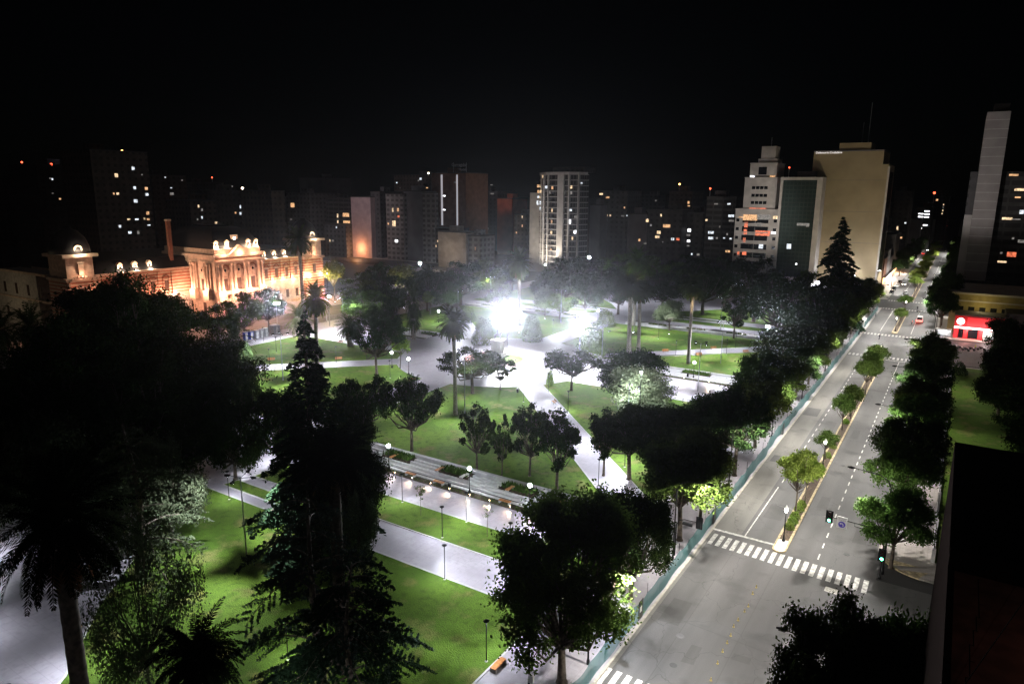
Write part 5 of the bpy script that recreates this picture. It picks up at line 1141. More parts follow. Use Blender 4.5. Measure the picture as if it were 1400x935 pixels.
for k in range(6):
    y = 165.3 + 4.75 * k
    if y > 190: continue
    for yy in (y, 300 - y):
        bx('pilaster', BRK, PXW + .006, yy - .55, 9.6, PXW + .35, yy + .55, 16.8); light('POINT', (PXW + 1.5, yy, 9.7), P_UP * .6, UP, pal, r=.08)
def dormer(y, x=PXW - .8, z=18.1, par=pal):
    d = MB().box(x - 1.2, y - .75, z, x, y + .75, z + 2.0).build('dormer', PLAST, pal)
    MB().add([(x + .15, y - 1.0, z + 2.0), (x + .15, y + 1.0, z + 2.0), (x + .15, y, z + 2.9), (x - 1.2, y - 1.0, z + 2.0), (x - 1.2, y + 1.0, z + 2.0), (x - 1.2, y, z + 2.9)], [(0, 1, 2), (5, 4, 3), (0, 2, 5, 3), (2, 1, 4, 5), (0, 3, 4, 1)]).build('pediment', PLAST, d)
    bx('pane', DGLASS, x + .01, y - .3, z + .4, x + .04, y + .3, z + 1.6, d)
    light('POINT', (x + 1.0, y, z + .35), P_UP * .62, (1, .74, .5), pal, r=.08)
for y in (172.4, 177.2, 182.0, 127.6, 122.8, 118): dormer(y)
# centre pavilion
pv = MB().box(-236, 141, 0, PXF, 159.2, 21.5).build('pavilion', PLAST, pal)
for z, e, h in ((9.4, .5, .7), (19.6, .25, .5), (21.5, .9, .9)): bx('cornice', PLAST, -236.2, 141 - e, z, PXF + e, 159.2 + e, z + h)
bx('parapet', PLAST, -236, 141.1, 22.4, PXF + .1, 159.1, 24.2)
d = MB(); n = 10; P = []
for i in range(n + 1):
    a = PI / 2 * i / n; k = .38 + .62 * math.cos(a) ** .75; P.append((k, 24.2 + 7.0 * math.sin(a)))
cx_, cy_ = -221.5, 150.1; hx_, hy_ = 13.0, 8.6; vs = []; fs = []
for k, z in P: vs += [(cx_ - hx_ * k, cy_ - hy_ * k, z), (cx_ + hx_ * k, cy_ - hy_ * k, z), (cx_ + hx_ * k, cy_ + hy_ * k, z), (cx_ - hx_ * k, cy_ + hy_ * k, z)]
for i in range(n):
    for j in range(4): fs.append((i * 4 + j, i * 4 + (j + 1) % 4, i * 4 + 4 + (j + 1) % 4, i * 4 + 4 + j))
fs.append((n * 4, n * 4 + 1, n * 4 + 2, n * 4 + 3)); d.add(vs, fs); d.box(cx_ - 5.2, cy_ - 3.5, 31.2, cx_ + 5.2, cy_ + 3.5, 31.7); d.build('mansard_dome', SLATE, pal)
bx('chimney', BRKP, -224.7, 135.5, 17, -223.6, 136.7, 33.2); bx('chimney_cap', PLAST, -224.9, 135.3, 33.2, -223.4, 136.9, 33.8)
def column(x, y, par=pal): return MB().lathe([(.62, 10.3), (.62, 10.7), (.48, 10.9), (.42, 18.6), (.6, 18.9), (.68, 19.55)], (x, y, 0), 12).build('column', PLAST, par)
for y in (142.0, 147.0, 152.6, 158.2):
    for e in (-.75, .75): column(PXF + 1.0, y + e)
    bx('pedestal', PLAST, PXF + .3, y - 1.5, 7.2, PXF + 1.9, y + 1.5, 10.3); light('POINT', (PXF + 3.2, y, 10.6), P_UP * 1.2, UP, pal, r=.1); light('POINT', (PXF + 3.0, y, 6.6), P_UP * .5, UP, pal, r=.1)
for x in (-233.5, -226.0, -218.5, -211.0):
    for e in (-.75, .75): column(x + e, 140.0)
    bx('pedestal', PLAST, x - 1.5, 139.1, 7.2, x + 1.5, 140.7, 10.3); light('POINT', (x, 137.8, 10.6), P_UP * 1.1, UP, pal, r=.1)
bx('entablature', PLAST, PXF + .002, 140.8, 19.55, PXF + 1.9, 159.4, 20.3); bx('balcony', PLAST, PXF + .002, 140.6, 9.0, PXF + 1.7, 159.4, 9.4)
bx('balustrade', PLAST, PXF + 1.4, 141, 9.4, PXF + 1.65, 159, 10.2)
for y in (144.5, 149.8, 155.4):
    w = bx('door', DOORW, PXF + .01, y - .85, 10.2, PXF + .08, y + .85, 14.2); bx('frame', PLAST, PXF + .012, y - 1.2, 14.21, PXF + .3, y + 1.2, 14.6, w)
    MB().tube([(PXF + .02, y, 17.0), (PXF + .3, y, 17.0)], .85, 14).build('oculus_frame', PLAST, pal); MB().tube([(PXF + .31, y, 17.0), (PXF + .33, y, 17.0)], .45, 12).build('oculus', DGLASS, pal)
    q = MB()
    for i in range(9): a = PI * i / 8; q.box(PXF + .01, y - 1.5 * math.cos(a) - .22, 17.2 + 1.4 * math.sin(a), PXF + .32, y - 1.5 * math.cos(a) + .22, 17.55 + 1.4 * math.sin(a))
    q.build('arch', BRKP, pal)
    bx('arch_door', DOORW, PXF + .01, y - 1.0, .3, PXF + .08, y + 1.0, 5.2)
for x in (-222.2, -214.7, -230):
    w = bx('door', DOORW, x - .8, 140.92, 9.9, x + .8, 140.99, 14.0); MB().tube([(x, 140.99, 17.0), (x, 140.7, 17.0)], .85, 14).build('oculus_frame', PLAST, pal); MB().tube([(x, 140.69, 17.0), (x, 140.67, 17.0)], .42, 12).build('oculus', DGLASS, pal)
    bx('window', DOORW, x - .8, 140.92, 2.0, x + .8, 140.99, 6.0)
MB().add([(PXF + 1.0, 146.4, 22.4), (PXF + 1.0, 154.2, 22.4), (PXF + 1.0, 150.3, 25.4), (PXF - .5, 146.4, 22.4), (PXF - .5, 154.2, 22.4), (PXF - .5, 150.3, 25.4)], [(0, 1, 2), (5, 4, 3), (0, 2, 5, 3), (2, 1, 4, 5), (0, 3, 4, 1)]).build('pediment', PLAST, pal)
for y in (142.6, 146.8, 155.2, 158.4): dormer(y, PXF - .9, 24.3)
bx('dormer', PLAST, PXF - 3.2, 149.0, 25.6, PXF - 1.6, 151.6, 28.6); bx('pane', LANT, PXF - 1.59, 149.9, 25.9, PXF - 1.55, 150.7, 27.8)
for y in (144, 150, 156): light('POINT', (PXF + 2.2, y, 22.6), P_UP * .45, UP, pal, r=.1)
# dark side face of the palace
for x in (-238, -246, -254, -262):
    for z in (2.2, 10.4): bx('window', DOORW, x - .7, 100.9, z, x + .7, 100.99, z + 3.4)
bx('cornice', PLAST, -270.4, 100.5, 17.2, -232.9, 101, 17.9); bx('string_course', PLAST, -270, 100.7, 8.9, -232.9, 100.99, 9.5)
light('POINT', (-252, 84, 6), 900, (1, .8, .5), pal, r=.3)

BC = {k: facade(f'wall_{k}', c, *a) for k, c, *a in (('dark', (.045, .041, .038)), ('brown', (.08, .058, .044), 3.0, 2.9), ('grey', (.075, .072, .075), 3.6, 3.0), ('white', (.20, .19, .185), 3.8, 3.0, None, (.3, .8), (.2, .8)), ('bal', (.06, .057, .055), 5.0, 2.9, None, (.36, .9), (.06, .94)))}
BLANK = mat('blank_party_wall', (.15, .14, .145), .9, var=.12, scale=.15); BEIGE = mat('beige_wall', (.31, .25, .155), .9, var=.12, scale=.12); BRICKD = mat('dark_brick', (.17, .085, .055), .9, scale=.4); STONEW = mat('pale_render', (.48, .45, .43), .85, var=.12, scale=.3); REDW = mat('reddish_wall', (.22, .07, .04), .9, scale=.2)
ROOF = mat('roof_felt', (.06, .058, .055), .95)
_wn = [0]
def lit(par, p, w, h, col, face='y', out=.06):
    """one lit window standing on a facade at point p"""
    m = MB(); x, y, z = p
    if face == 'y': m.box(x - w / 2, y - out, z - h / 2, x + w / 2, y - .004, z + h / 2)
    else: m.box(x + .004, y - w / 2, z - h / 2, x + out, y + w / 2, z + h / 2)
    return m.build('lit_window', WIN[col] if isinstance(col, str) else col, par)
def block(label, pl, pr, top, plane, val, depth, m, lits=(), base=330, cat='building', extra=True, rnd=0, seed=0, name='apartment_building', tops=()):
    """plain block whose front lies on the plane x=val or y=val between two pixel columns"""
    f = onX if plane == 'x' else onY
    a, b_ = f(pl, base, val), f(pr, base, val); h = f((pl + pr) / 2, top, val)[2]
    if plane == 'x': x0, x1 = val - depth, val; y0, y1 = sorted((a[1], b_[1]))
    else: y0, y1 = val, val + depth; x0, x1 = sorted((a[0], b_[0]))
    o = thing(name, label, cat, ((x0 + x1) / 2, (y0 + y1) / 2, 0))
    MB().box(x0, y0, 0, x1, y1, h).build('wall', m, o)
    MB().box(x0 - .15, y0 - .15, h, x1 + .15, y1 + .15, h + .5).build('roof', ROOF, o)
    if extra:
        rg = random.Random(int(pl * 3 + top)); cx = x0 + (x1 - x0) * rg.uniform(.3, .6); cy = y0 + (y1 - y0) * rg.uniform(.35, .65)
        MB().cb(cx, cy, h + .5, min(6, (x1 - x0) * .4), min(6, (y1 - y0) * .4), 3).build('lift_house', m, o)
    for (px_, py_, wpx, hpx, c) in lits:
        p = f(px_, py_, val); d = proj(p)[2]; lit(o, p, max(.5, wpx * d / FPX * (.85 if plane == 'y' else .98)), max(.5, hpx * d / FPX * .85), c, plane)
    rg = random.Random(seed + int(pl))
    for _ in range(rnd):
        u = rg.uniform(.08, .92); z = 3 * int(rg.uniform(2, h / 3 - .5)) + 1.6
        p = (val, y0 + (y1 - y0) * u, z) if plane == 'x' else (x0 + (x1 - x0) * u, val, z)
        lit(o, p, rg.choice([.8, 1.2, 1.6, 2.4]), rg.choice([1.1, 1.4]), rg.choice('wwyycdd'), plane)
    for (px_, py_, r, mm) in tops:
        p = f(px_, py_, val); MB().tube([(p[0] - .5, p[1] + .6, h), (p[0] - .5, p[1] + .6, max(p[2], h + .3))], .12, 5).build('mast', GREYM, o); MB().sph((p[0] - .5, p[1] + .6, max(p[2], h + .3)), r, n=8).build('beacon', mm, o)
    return o, (x0, x1, y0, y1, h)
block('dark brown slab tower with many lit windows behind the palace, left', 137, 213, 208, 'x', -330, 26, BC['brown'], [(182, 230.5, 4, 5, 'c'), (159, 240, 4.5, 6, 'y'), (194, 239, 2, 2, 'd'), (184, 257, 3.5, 4.5, 'c'), (200, 258, 4, 4.5, 'w'), (155.5, 265, 2, 3, 'w'), (161, 265, 3.5, 3.5, 'y'), (200.7, 266, 4.5, 4, 'c'), (185.5, 275, 5, 5, 'c'), (202, 291.6, 4, 5, 'w'), (176, 300, 4, 2.5, 'y'), (187, 300, 5, 2.5, 'c'), (197.5, 299, 2, 3, 'y'), (202.7, 300, 4, 3, 'w'), (203.5, 308, 4.5, 1.5, 'c'), (164, 309.6, 3.5, 4, 'c'), (177.6, 318, 4.5, 4, 'c'), (189, 318, 3, 5, 'd')], tops=[(166, 208.3, .55, AMBL)])
block('dark tower with a violet white rooftop light left of the brown slab', 62, 132, 227, 'x', -390, 30, BC['dark'], [(68.5, 244, 2, 2, 'd'), (71.5, 245, 2, 3, 'c'), (109, 243, 5, 2.5, 'd'), (116, 252, 4.5, 2.5, 'y'), (104, 264, 2.5, 2.5, 'c'), (94, 265.5, 3, 1.5, 'd'), (100.6, 272.4, 5, 2.5, 'y'), (82, 272, 2.5, 2.5, 'w'), (104, 293, 4, 3, 'w'), (72, 264.5, 2, 2, 'd')], rnd=3, tops=[(70.6, 236.5, .7, REDL), (111, 220, 1.7, em('violet_roof_light', (.75, .7, 1), 5))])
block('low dark block at the far left edge with amber windows', -30, 60, 247, 'x', -420, 30, BC['dark'], [(33, 282.6, 2.5, 3, 'w'), (38.5, 282.6, 2.5, 3, 'y'), (54.4, 273.7, 3.5, 4, 'w'), (21, 286, 4, 2, 'r'), (54, 309.6, 2.5, 4.5, 'y'), (60, 316, 2.5, 7, 'y'), (20, 264, 1.5, 3, 'd')], tops=[(28.7, 222, .5, REDL)])
block('dim tower just right of the brown slab', 216, 262, 241, 'x', -400, 25, BC['dark'], [(226, 242.6, 2, 2, 'c'), (249, 246.7, 2, 2, 'd'), (234, 257, 2.5, 1.5, 'c'), (236, 287, 1.5, 2, 'd')], rnd=3)
block('wide dark block behind the mansard dome of the palace', 264, 318, 275, 'x', -345, 22, BC['brown'], [(276, 287, 3, 4, 'd'), (270, 300, 2, 3, 'd')], rnd=5)
block('tower with clustered small lit windows right of the mansard dome', 322, 352, 262, 'x', -330, 22, BC['dark'], [(348, 273, 8, 2.5, 'y'), (328.6, 283, 2, 5, 'c'), (328.6, 292, 3, 4, 'c'), (322, 291, 2.5, 3, 'w'), (338, 300, 3, 2, 'd'), (345, 297, 4, 2, 'c'), (349, 305, 4, 2, 'c'), (349, 314, 4, 2, 'c'), (335, 309, 2, 6, 'd'), (341, 311, 2, 5, 'd')], tops=[(331, 257.5, .5, LENSW)])
block('dim far tower with one red light above the mansard dome', 276, 312, 250, 'x', -560, 30, BC['dark'], [(317.5, 255, 2, 2, 'd')], rnd=4, tops=[(289.5, 243, .6, REDL)])
block('dark brown slab behind the tall palm of the palace', 375, 393, 262, 'x', -300, 25, BC['brown'], rnd=1)
block('grey balcony block with one orange window left of center', 395, 426, 265, 'y', 330, 25, BC['grey'], [(400, 280.6, 9, 7, 'w'), (398, 300, 5, 3, 'd')])
block('pale grey rooftop block behind the orange window building', 413.6, 448, 243, 'y', 420, 30, BLANK, rnd=0)
block('broad dark terraced block with two orange lit floors', 428, 481, 272, 'y', 345, 25, BC['bal'], [(461.6, 295, 3, 6, 'y'), (473, 294, 14, 6, 'w'), (474, 304.5, 15, 6, 'w'), (462, 304, 3, 6, 'y'), (440, 317, 11, 6, 'b'), (448, 317, 6, 3, 'd')], base=320)
block('pinkish blank party wall glowing orange at its foot', 481.6, 508, 270, 'y', 335, 18, mat('pink_party_wall', (.42, .33, .34), .9, var=.1, scale=.3), base=325, extra=False)
p0 = onY(494, 335, 335); light('POINT', (p0[0], 330.8, 6), 5000, (1, .42, .16), name='wall_uplight', r=.3); light('SPOT', (p0[0] + 20, 270, 40), 42000, (1, .82, .86), None, (p0[0], 335, 28), 80, .9, .5, 'wall_light')  # second light is an unseen spot added to brighten the party wall
block('dim grey side block right of the pinkish party wall', 508.5, 521, 263, 'y', 339, 22, BC['grey'], base=325)
o, e_ = block('white fronted building with bright low windows left of the brick tower', 529, 552.5, 266, 'y', 335, 8, BC['white'], [(537, 287, 3, 6, 'y'), (544, 287, 4, 5, 'w'), (538.6, 305.7, 7, 9, 'y'), (531, 306, 3, 3, 'w'), (542, 329.6, 6, 4, 'b'), (545, 296, 4, 3, 'r')], base=325, extra=False)
block('grey blank side wall stepping up behind the white fronted building', 553, 578, 262, 'y', 338, 16, BLANK, base=320)
block('dim white block with a column of dark windows beside the brick tower', 578.5, 594, 264, 'y', 336, 4, BC['white'], base=320, extra=False)
o, e_ = block('dark brick tower with two tall white light strips and a rooftop sign', 591, 637, 237, 'y', 352, 24, BRICKD, [(607.4, 268, 5, 2, 'b'), (607.4, 287, 5, 2, 'b'), (622, 249.5, 4, 1.5, 'd')], base=310)
for px_ in (604.6, 625.4):
    q0, q1 = onY(px_, 239, 352), onY(px_ - .3, 308, 352); MB().box(q1[0] - .26, 351.6, q1[2], q0[0] + .26, 351.99, q0[2]).build('light_strip', em('strip_light_%d' % px_, (.82, .78, .84), .42), o)
q = onY(629.5, 226, 354); SIGN = em('dim_sign', (.5, .5, .55), .035)  # unlit letters given a faint glow in their material
text('Corregidor', (q[0], 353, q[2] - .6), 2.6, SIGN, o); text('Hotel', (q[0] + 2.2, 353, q[2] - 3.4), 2.4, SIGN, o)
MB().box(q[0] - 5, 353.3, e_[4], q[0] - 4.8, 353.5, q[2] + 1.5).box(q[0] + 4.8, 353.3, e_[4], q[0] + 5, 353.5, q[2] + 1.5).box(q[0] - 5, 353.3, q[2] - .9, q[0] + 5, 353.4, q[2] - .75).build('sign_frame', GREYM, o)
block('dark block behind and left of the brick tower', 541, 591, 240, 'y', 400, 30, BC['brown'], [(575, 244.7, 4, 3.5, 'c'), (572, 247, 2, 2, 'd'), (542.5, 250, 2.5, 2, 'c'), (584, 257, 4, 1.5, 'w'), (547, 257, 2, 1.5, 'd')], rnd=2, tops=[(585.6, 237, .5, LENSW)])
o, e_ = block('low beige building below the brick tower', 599, 637, 318, 'y', 322, 16, mat('low_beige', (.30, .25, .20), .9, scale=.3), base=335); 
light('POINT', ((e_[0] + e_[1]) / 2, 310, 9), 2600, (1, .85, .7), name='facade_light', r=.4)  # fixtureless point added to brighten the low beige front
block('low grey annex with balconies right of the low beige building', 638.5, 657.5, 323, 'y', 324, 14, BC['white'], [(649.7, 340, 1.6, 5, 'w')], base=335)
block('dim reddish slab left of the curved tower', 679.7, 700, 272, 'y', 410, 20, REDW, base=310)
p0 = onY(690, 310, 410); light('SPOT', (p0[0] + 5, 385, 40), 6000, (1, .5, .3), None, (p0[0], 410, 40), 60, .8, .5, 'wall_light')  # unseen warm spot added so the reddish slab shows
block('dark block with small far lights between the brick and reddish towers', 640, 680, 262, 'y', 430, 25, BC['dark'], [(656, 254.8, 2.5, 2.5, 'c'), (672, 253, 4, 1.5, 'd'), (673, 265, 6, 2, 'd'), (647, 308, 2, 2, 'c'), (686, 322, 2, 2, 'c')], rnd=5, tops=[(652.9, 239, .5, REDL)])
block('brown balcony block at the left foot of the curved tower', 703, 720, 294, 'y', 390, 18, BC['brown'], [(714, 297, 2, 4, 'y'), (714, 309, 2, 4, 'w'), (706, 318, 2, 3, 'w')], base=330)
block('dim grey block right of the curved tower', 806, 820, 281, 'y', 390, 18, BLANK, base=310)
for args in [('dark block with a row of warm windows right of the curved tower', 820, 856, 262, 400, BC['dark'], [(822, 265.5, 6, 3, 'y'), (821.4, 277.5, 4, 2, 'd'), (825.5, 294.7, 3, 2.5, 'w'), (829.6, 294.7, 3, 2.5, 'y'), (834.5, 294.7, 2.5, 3, 'y'), (851.4, 295.5, 5, 2, 'd'), (857, 295, 2, 2, 'c')], []),
      ('dim grey blank block in the middle far row', 858, 884, 293, 385, BLANK, [], []),
      ('dark block with warm and white windows in the middle far row', 885, 932, 288, 372, BC['dark'], [(885, 301.7, 4.5, 5, 'y'), (890, 308, 3, 3, 'd'), (911.4, 309, 12, 5, 'w'), (900.7, 318, 6, 5, 'y'), (898.6, 324, 7, 4, 'y'), (919.6, 327, 5, 4, 'c'), (926.9, 327, 5, 4, 'r'), (882, 333, 5, 2, 'd'), (906, 331, 2, 2, 'd')], []),
      ('dim brown tower with orange lit floors in the far row', 913, 944, 262, 440, BC['brown'], [(918.9, 280.4, 7, 2, 'b'), (941.4, 277, 3, 4, 'w'), (941.7, 281.7, 4, 1.5, 'w'), (917.6, 293.5, 2.5, 4, 'd')], [(929.7, 252, .6, AMBL)]),
      ('dark block with a column of bright white windows', 933, 962, 292, 380, BC['dark'], [(933.9, 315, 5, 4, 'c'), (942.4, 315, 5, 5, 'b'), (941, 321.5, 6, 3, 'd'), (941.4, 329.7, 5, 3.5, 'b'), (940.7, 336, 4, 2, 'd')], []),
      ('dark office block with white lit floors left of the stepped tower', 964, 1004, 270, 375, BC['bal'], [(965.7, 301, 3.5, 3, 'y'), (996.7, 279, 5, 2.5, 'c'), (979, 279, 6, 2, 'd'), (999.7, 295.4, 9, 4, 'c'), (1000, 302, 8, 3, 'd'), (972, 318, 9, 4, 'c'), (971.7, 325.7, 8, 4, 'c'), (980, 325.7, 3, 3, 'd'), (990, 325.7, 3, 2, 'c'), (999, 326.5, 3.5, 2.5, 'c'), (984, 310, 2, 3, 'd')], [(971.9, 258, .5, REDL)]),
      ('far dim tower above the middle row', 872, 908, 268, 520, BC['dark'], [], [(955.7, 267, .4, LENSW)])]:
    l, a, b_, t_, v, m, L_, tp = args; block(l, a, b_, t_, 'y', v, 22, m, L_, base=310, rnd=2, tops=tp)
# curved tower
o = thing('curved_tower', 'curved pale apartment tower with ring balconies and a tall white pillar', 'apartment tower', (-200, 372, 0))
PT = [(-219.5, 373), (-212, 365.5), (-204, 361.5), (-198, 360.5), (-193, 361), (-188.5, 364.5), (-186, 371)]
BK = [(-196.6, 392), (-219.5, 392)]
MB().prism([(x * 1.0, y + 1.2) for x, y in PT] + BK, 0, 53.5).build('wall', facade('curved_tower_wall', (.11, .10, .10), 2.4, 3.15, (.02, .02, .022), (.2, .85), (.12, .8)), o)
for k in range(1, 18):
    z = k * 3.15; inner = [(x, y + 1.21) for x, y in PT][::-1]
    MB().prism(PT + inner, z - .18, z + .14).build('balcony_slab', STONEW, o)
    rl = MB()
    for (x0, y0), (x1, y1) in zip(PT[:-1], PT[1:]): rl.add([(x0, y0 - .02, z + .16), (x1, y1 - .02, z + .16), (x1, y1 - .02, z + .5), (x0, y0 - .02, z + .5)], [(0, 1, 2, 3)])
    rl.build('railing', BC['dark'], o)
for x, y, w in ((-198, 360.2, 4.0), (-212, 365.2, 1.0), (-216, 369, .9), (-208, 363, .6), (-193, 360.8, .8), (-188.6, 364.2, .8)): MB().box(x - w / 2, y - .35, 0, x + w / 2, y + 1.4, 54.2).build('pillar', STONEW, o)
MB().prism([(x, y - .4) for x, y in PT] + BK, 53.5, 54.9).build('roof_ring', STONEW, o); MB().prism([(-210, 372), (-200, 368), (-188, 370), (-188, 385), (-210, 385)], 54.9, 58).build('lift_house', BC['dark'], o)
MB().box(-227, 374, 0, -219.6, 392, 43).build('side_wing', STONEW, o)
for (px_, py_, w, h, c) in [(743, 241.5, 3, 4, 'y'), (735.6, 254.5, 3, 4, 'w'), (739.5, 254.5, 3, 4, 'y'), (746.5, 256, 6, 4, 'c'), (755.5, 257, 3, 4, 'w'), (781, 256, 5, 4, 'y'), (736, 262, 3, 4, 'w'), (739, 262, 3, 4, 'y'), (744.5, 264, 3, 4, 'y'), (752, 264, 2, 3, 'd'), (781, 264, 5, 4, 'd'), (771.6, 264, 3, 2, 'd'), (736, 269.5, 3, 3, 'c'), (739.3, 269.5, 3, 3, 'y'), (735, 277.5, 3, 6, 'c'), (738.5, 277.5, 2.5, 5, 'c'), (738.5, 285, 2, 4, 'c'), (755, 288, 2, 5, 'y'), (780.3, 287.5, 6, 3, 'c'), (787.5, 297, 4, 4, 'd'), (779, 303, 6, 6, 'b'), (787.5, 317, 5, 5, 'b'), (783, 326, 2.5, 4, 'y'), (754, 318, 3, 4, 'y'), (753.5, 341, 3, 2, 'w'), (754.6, 303, 2, 4, 'w'), (792, 273, 2, 3, 'd'), (797, 250.5, 3, 2, 'c')]:
    p = onY(px_, py_, 366)
    for (x0, y0), (x1, y1) in zip(PT[:-1], PT[1:]):
        d = ray(px_, py_); y0_, y1_ = y0 + 1.2, y1 + 1.2
        den = d[0] * (y1_ - y0_) - d[1] * (x1 - x0)
        t = (x0 * (y1_ - y0_) - y0_ * (x1 - x0)) / den; hx, hy = d[0] * t, d[1] * t
        if min(x0, x1) <= hx <= max(x0, x1): p = (hx, min(hy, hy) - .02 - abs(y1_ - y0_) / max(1, abs(x1 - x0)) * w * .2, CAMH + d[2] * t)
    lit(o, p, max(.6, w * .41), h * .41, c)
light('SPOT', (-205, 352, 3), 26000, (1, .9, .75), None, (-208, 362, 16), 130, .6, .3, 'tower_foot_light'); light('SPOT', (-228, 347, 12), 16000, (.9, .92, 1), None, (-202, 362, 34), 60, .8, .5, 'facade_light')  # second spot floats unseen, added to light the curved facets
light('SPOT', (-165, 325, 18), 9000, (.9, .92, 1), None, (-190, 362, 30), 70, .8, .5, 'facade_light')  # another unseen spot, added for the tower's right facets
# stepped white tower
o = thing('stepped_tower', 'white stepped tower narrowing upward with orange lit office floors', 'office tower', (-83.5, 358, 0))
wm = STONEW
MB().box(-94.6, 350, 0, -73.2, 372, 36.1).build('lower_block', wm, o); MB().box(-91.6, 351, 36.1, -76.6, 370, 51).build('middle_block', wm, o); MB().box(-89.8, 352, 51, -77.4, 368, 57.8).build('upper_block', wm, o); MB().box(-85.6, 354, 57.8, -79, 363, 65.8).build('top_block', wm, o); MB().tube([(-82, 357, 65.8), (-82, 357, 70)], .15, 6).build('antenna', GREYM, o); MB().box(-86.6, 353.4, 57.8, -78, 364, 60).build('penthouse', wm, o)
MB().box(-94.8, 349.7, 36.0, -73, 372.2, 36.6).box(-91.8, 350.7, 51, -76.4, 370.2, 51.4).box(-90, 351.7, 57.7, -77.2, 368.2, 58.1).build('cornice', wm, o)
for z in (45.8, 42.2, 38.8):
    for k in range(4): MB().box(-88.0 + k * 1.9, 350.93, z, -86.4 + k * 1.9, 350.99, z + 1.4).build('window', DGLASS, o)
MB().box(-85.8, 351.93, 52.6, -82.0, 351.99, 56.2).build('window', DGLASS, o)
for i in range(6):
    z = 31.2 - i * 4.2
    for k in range(2): MB().box(-91.0 + k * 6.2, 349.93, z - 1.3, -85.0 + k * 6.2, 349.99, z + 1.2).build('window', DGLASS, o)
    MB().box(-91.2, 349.3, z - 1.75, -78.4, 350, z - 1.35).build('balcony_slab', wm, o)
    for x in (-94.0, -76.4): MB().box(x, 349.94, z - .9, x + 1.5, 349.99, z + .6).build('window', DGLASS, o)
for px_, py_, w, h, c in [(1025.5, 297.5, 17, 7, 'w'), (1060, 297.5, 5, 3.5, 'y'), (1013, 297, 5, 1.5, 'w'), (1020, 307.5, 4, 6, 'r'), (1019, 317, 4, 6, 'r'), (1042.5, 319, 17, 6, 'r'), (1057.5, 318.5, 5, 2.5, 'b'), (1017.5, 328, 3, 5, 'r'), (1040.3, 337, 5, 5, 'c'), (1009.5, 346, 2.5, 3.5, 'r'), (1017.5, 346.5, 5, 4, 'r'), (1044, 297, 16, 6, 'd'), (1038, 307, 5, 4, 'd'), (1028.5, 242, 5, 3, 'b'), (1056, 242.5, 6, 4, 'w'), (1036, 286, 20, 2.5, 'r')]:
    p = onY(px_, py_, 349.92 if py_ > 290 else 350.92 if py_ > 250 else 351.92); lit(o, p, w * .40, h * .40, c)
light('SPOT', (-70, 306, 22), 30000, (1, .93, .85), None, (-84, 350, 34), 60, .8, .5, 'facade_light')  # floating spot without a fixture, added to light the stepped tower
# green glass office
o = thing('glass_office', 'dark green glass office block in a pale concrete frame', 'office block', (-65, 356, 0))
MB().box(-73, 347.5, 0, -58.2, 366, 50).build('glass_wall', facade('green_glass', (.026, .042, .041), 1.7, 1.9, (.010, .026, .024), (.14, .88), (.12, .9)), o)
MB().box(-74.1, 346.6, 0, -73, 366, 51.3).box(-58.2, 346.6, 3, -55.9, 366, 51.3).box(-73, 346.6, 50, -58.2, 366, 51.3).box(-74, 346.4, 3.2, -56, 347.4, 5.4).build('frame', STONEW, o)
MB().box(-68, 352, 51.3, -60, 360, 54).build('lift_house', ROOF, o); MB().tube([(-71.5, 350, 51.3), (-71.5, 350, 55.5)], .1, 5).build('mast', GREYM, o); MB().sph((-71.5, 350, 55.7), .35, n=8).build('beacon', REDL, o)
for px_, py_, w, h, c in [(1078.5, 337, 5, 6, 'c'), (1109.5, 341, 2, 2, 'c'), (1088.5, 361, 2, 2, 'b'), (1098, 307, 14, 3, 'd'), (1104, 308, 3, 4, 'd')]: lit(o, onY(px_, py_, 347.45), w * .39, h * .39, c)
SHOPW = em('shop_glare', (.95, .95, 1), 5); SHOPO = em('shop_orange', (1, .5, .2), 3.5)
MB().box(-72, 346.3, .4, -58, 346.38, 2.8).build('shop_front', SHOPW, o)
# beige blank wall
o = thing('beige_building', 'tall beige blank wall building with small lit letters along its top', 'building', (-45, 370, 0))
MB().box(-62.4, 356, 0, -31, 386, 57).build('wall', BEIGE, o); MB().box(-62.4, 356.02, 57, -33.4, 384, 62.9).build('upper_wall', BEIGE, o); MB().box(-52, 357, 62.9, -39, 375, 66.5).build('lift_house', BEIGE, o); MB().box(-62.5, 355.9, 62.7, -33.3, 384.1, 63.3).build('parapet', BLANK, o)
MB().tube([(-41, 362, 66.5), (-41, 362, 84)], .12, 5).tube([(-44, 366, 66.5), (-44, 366, 76)], .08, 5).build('antenna', GREYM, o)
MB().box(-31.2, 355.7, 0, -30.4, 356.2, 56).build('corner_strip', STONEW, o)
for z in (22, 36, 50): MB().box(-62.3, 355.96, z, -31.1, 355.995, z + .12).build('wall_joint', BLANK, o)
text('Defensoría Ciudadana', (-61.6, 355.7, 62.0), 1.25, em('sign_white', (1, .95, .95), 1.1), o, align='LEFT')
fl = MB()
for k in range(10): MB().box(-30.98, 360 + k * 2.4, 8, -30.94, 361.5 + k * 2.4, 54).build('window', DGLASS, o)
MB().box(-58, 355.7, .5, -33, 355.78, 3.6).build('shop_front', SHOPW, o)
light('SPOT', (-36, 300, 12), 36000, (1, .86, .6), None, (-44, 356, 36), 76, .6, .4, 'facade_light'); light('POINT', (-45, 350, 3), 2500, (1, 1, 1), name='shop_light', r=.4); light('SPOT', (-29.5, 351, 4), 6000, (1, .95, .9), None, (-31, 356, 24), 40, .6, .2, 'strip_light')  # first spot is an assumed, unseen flood lighting the beige wall
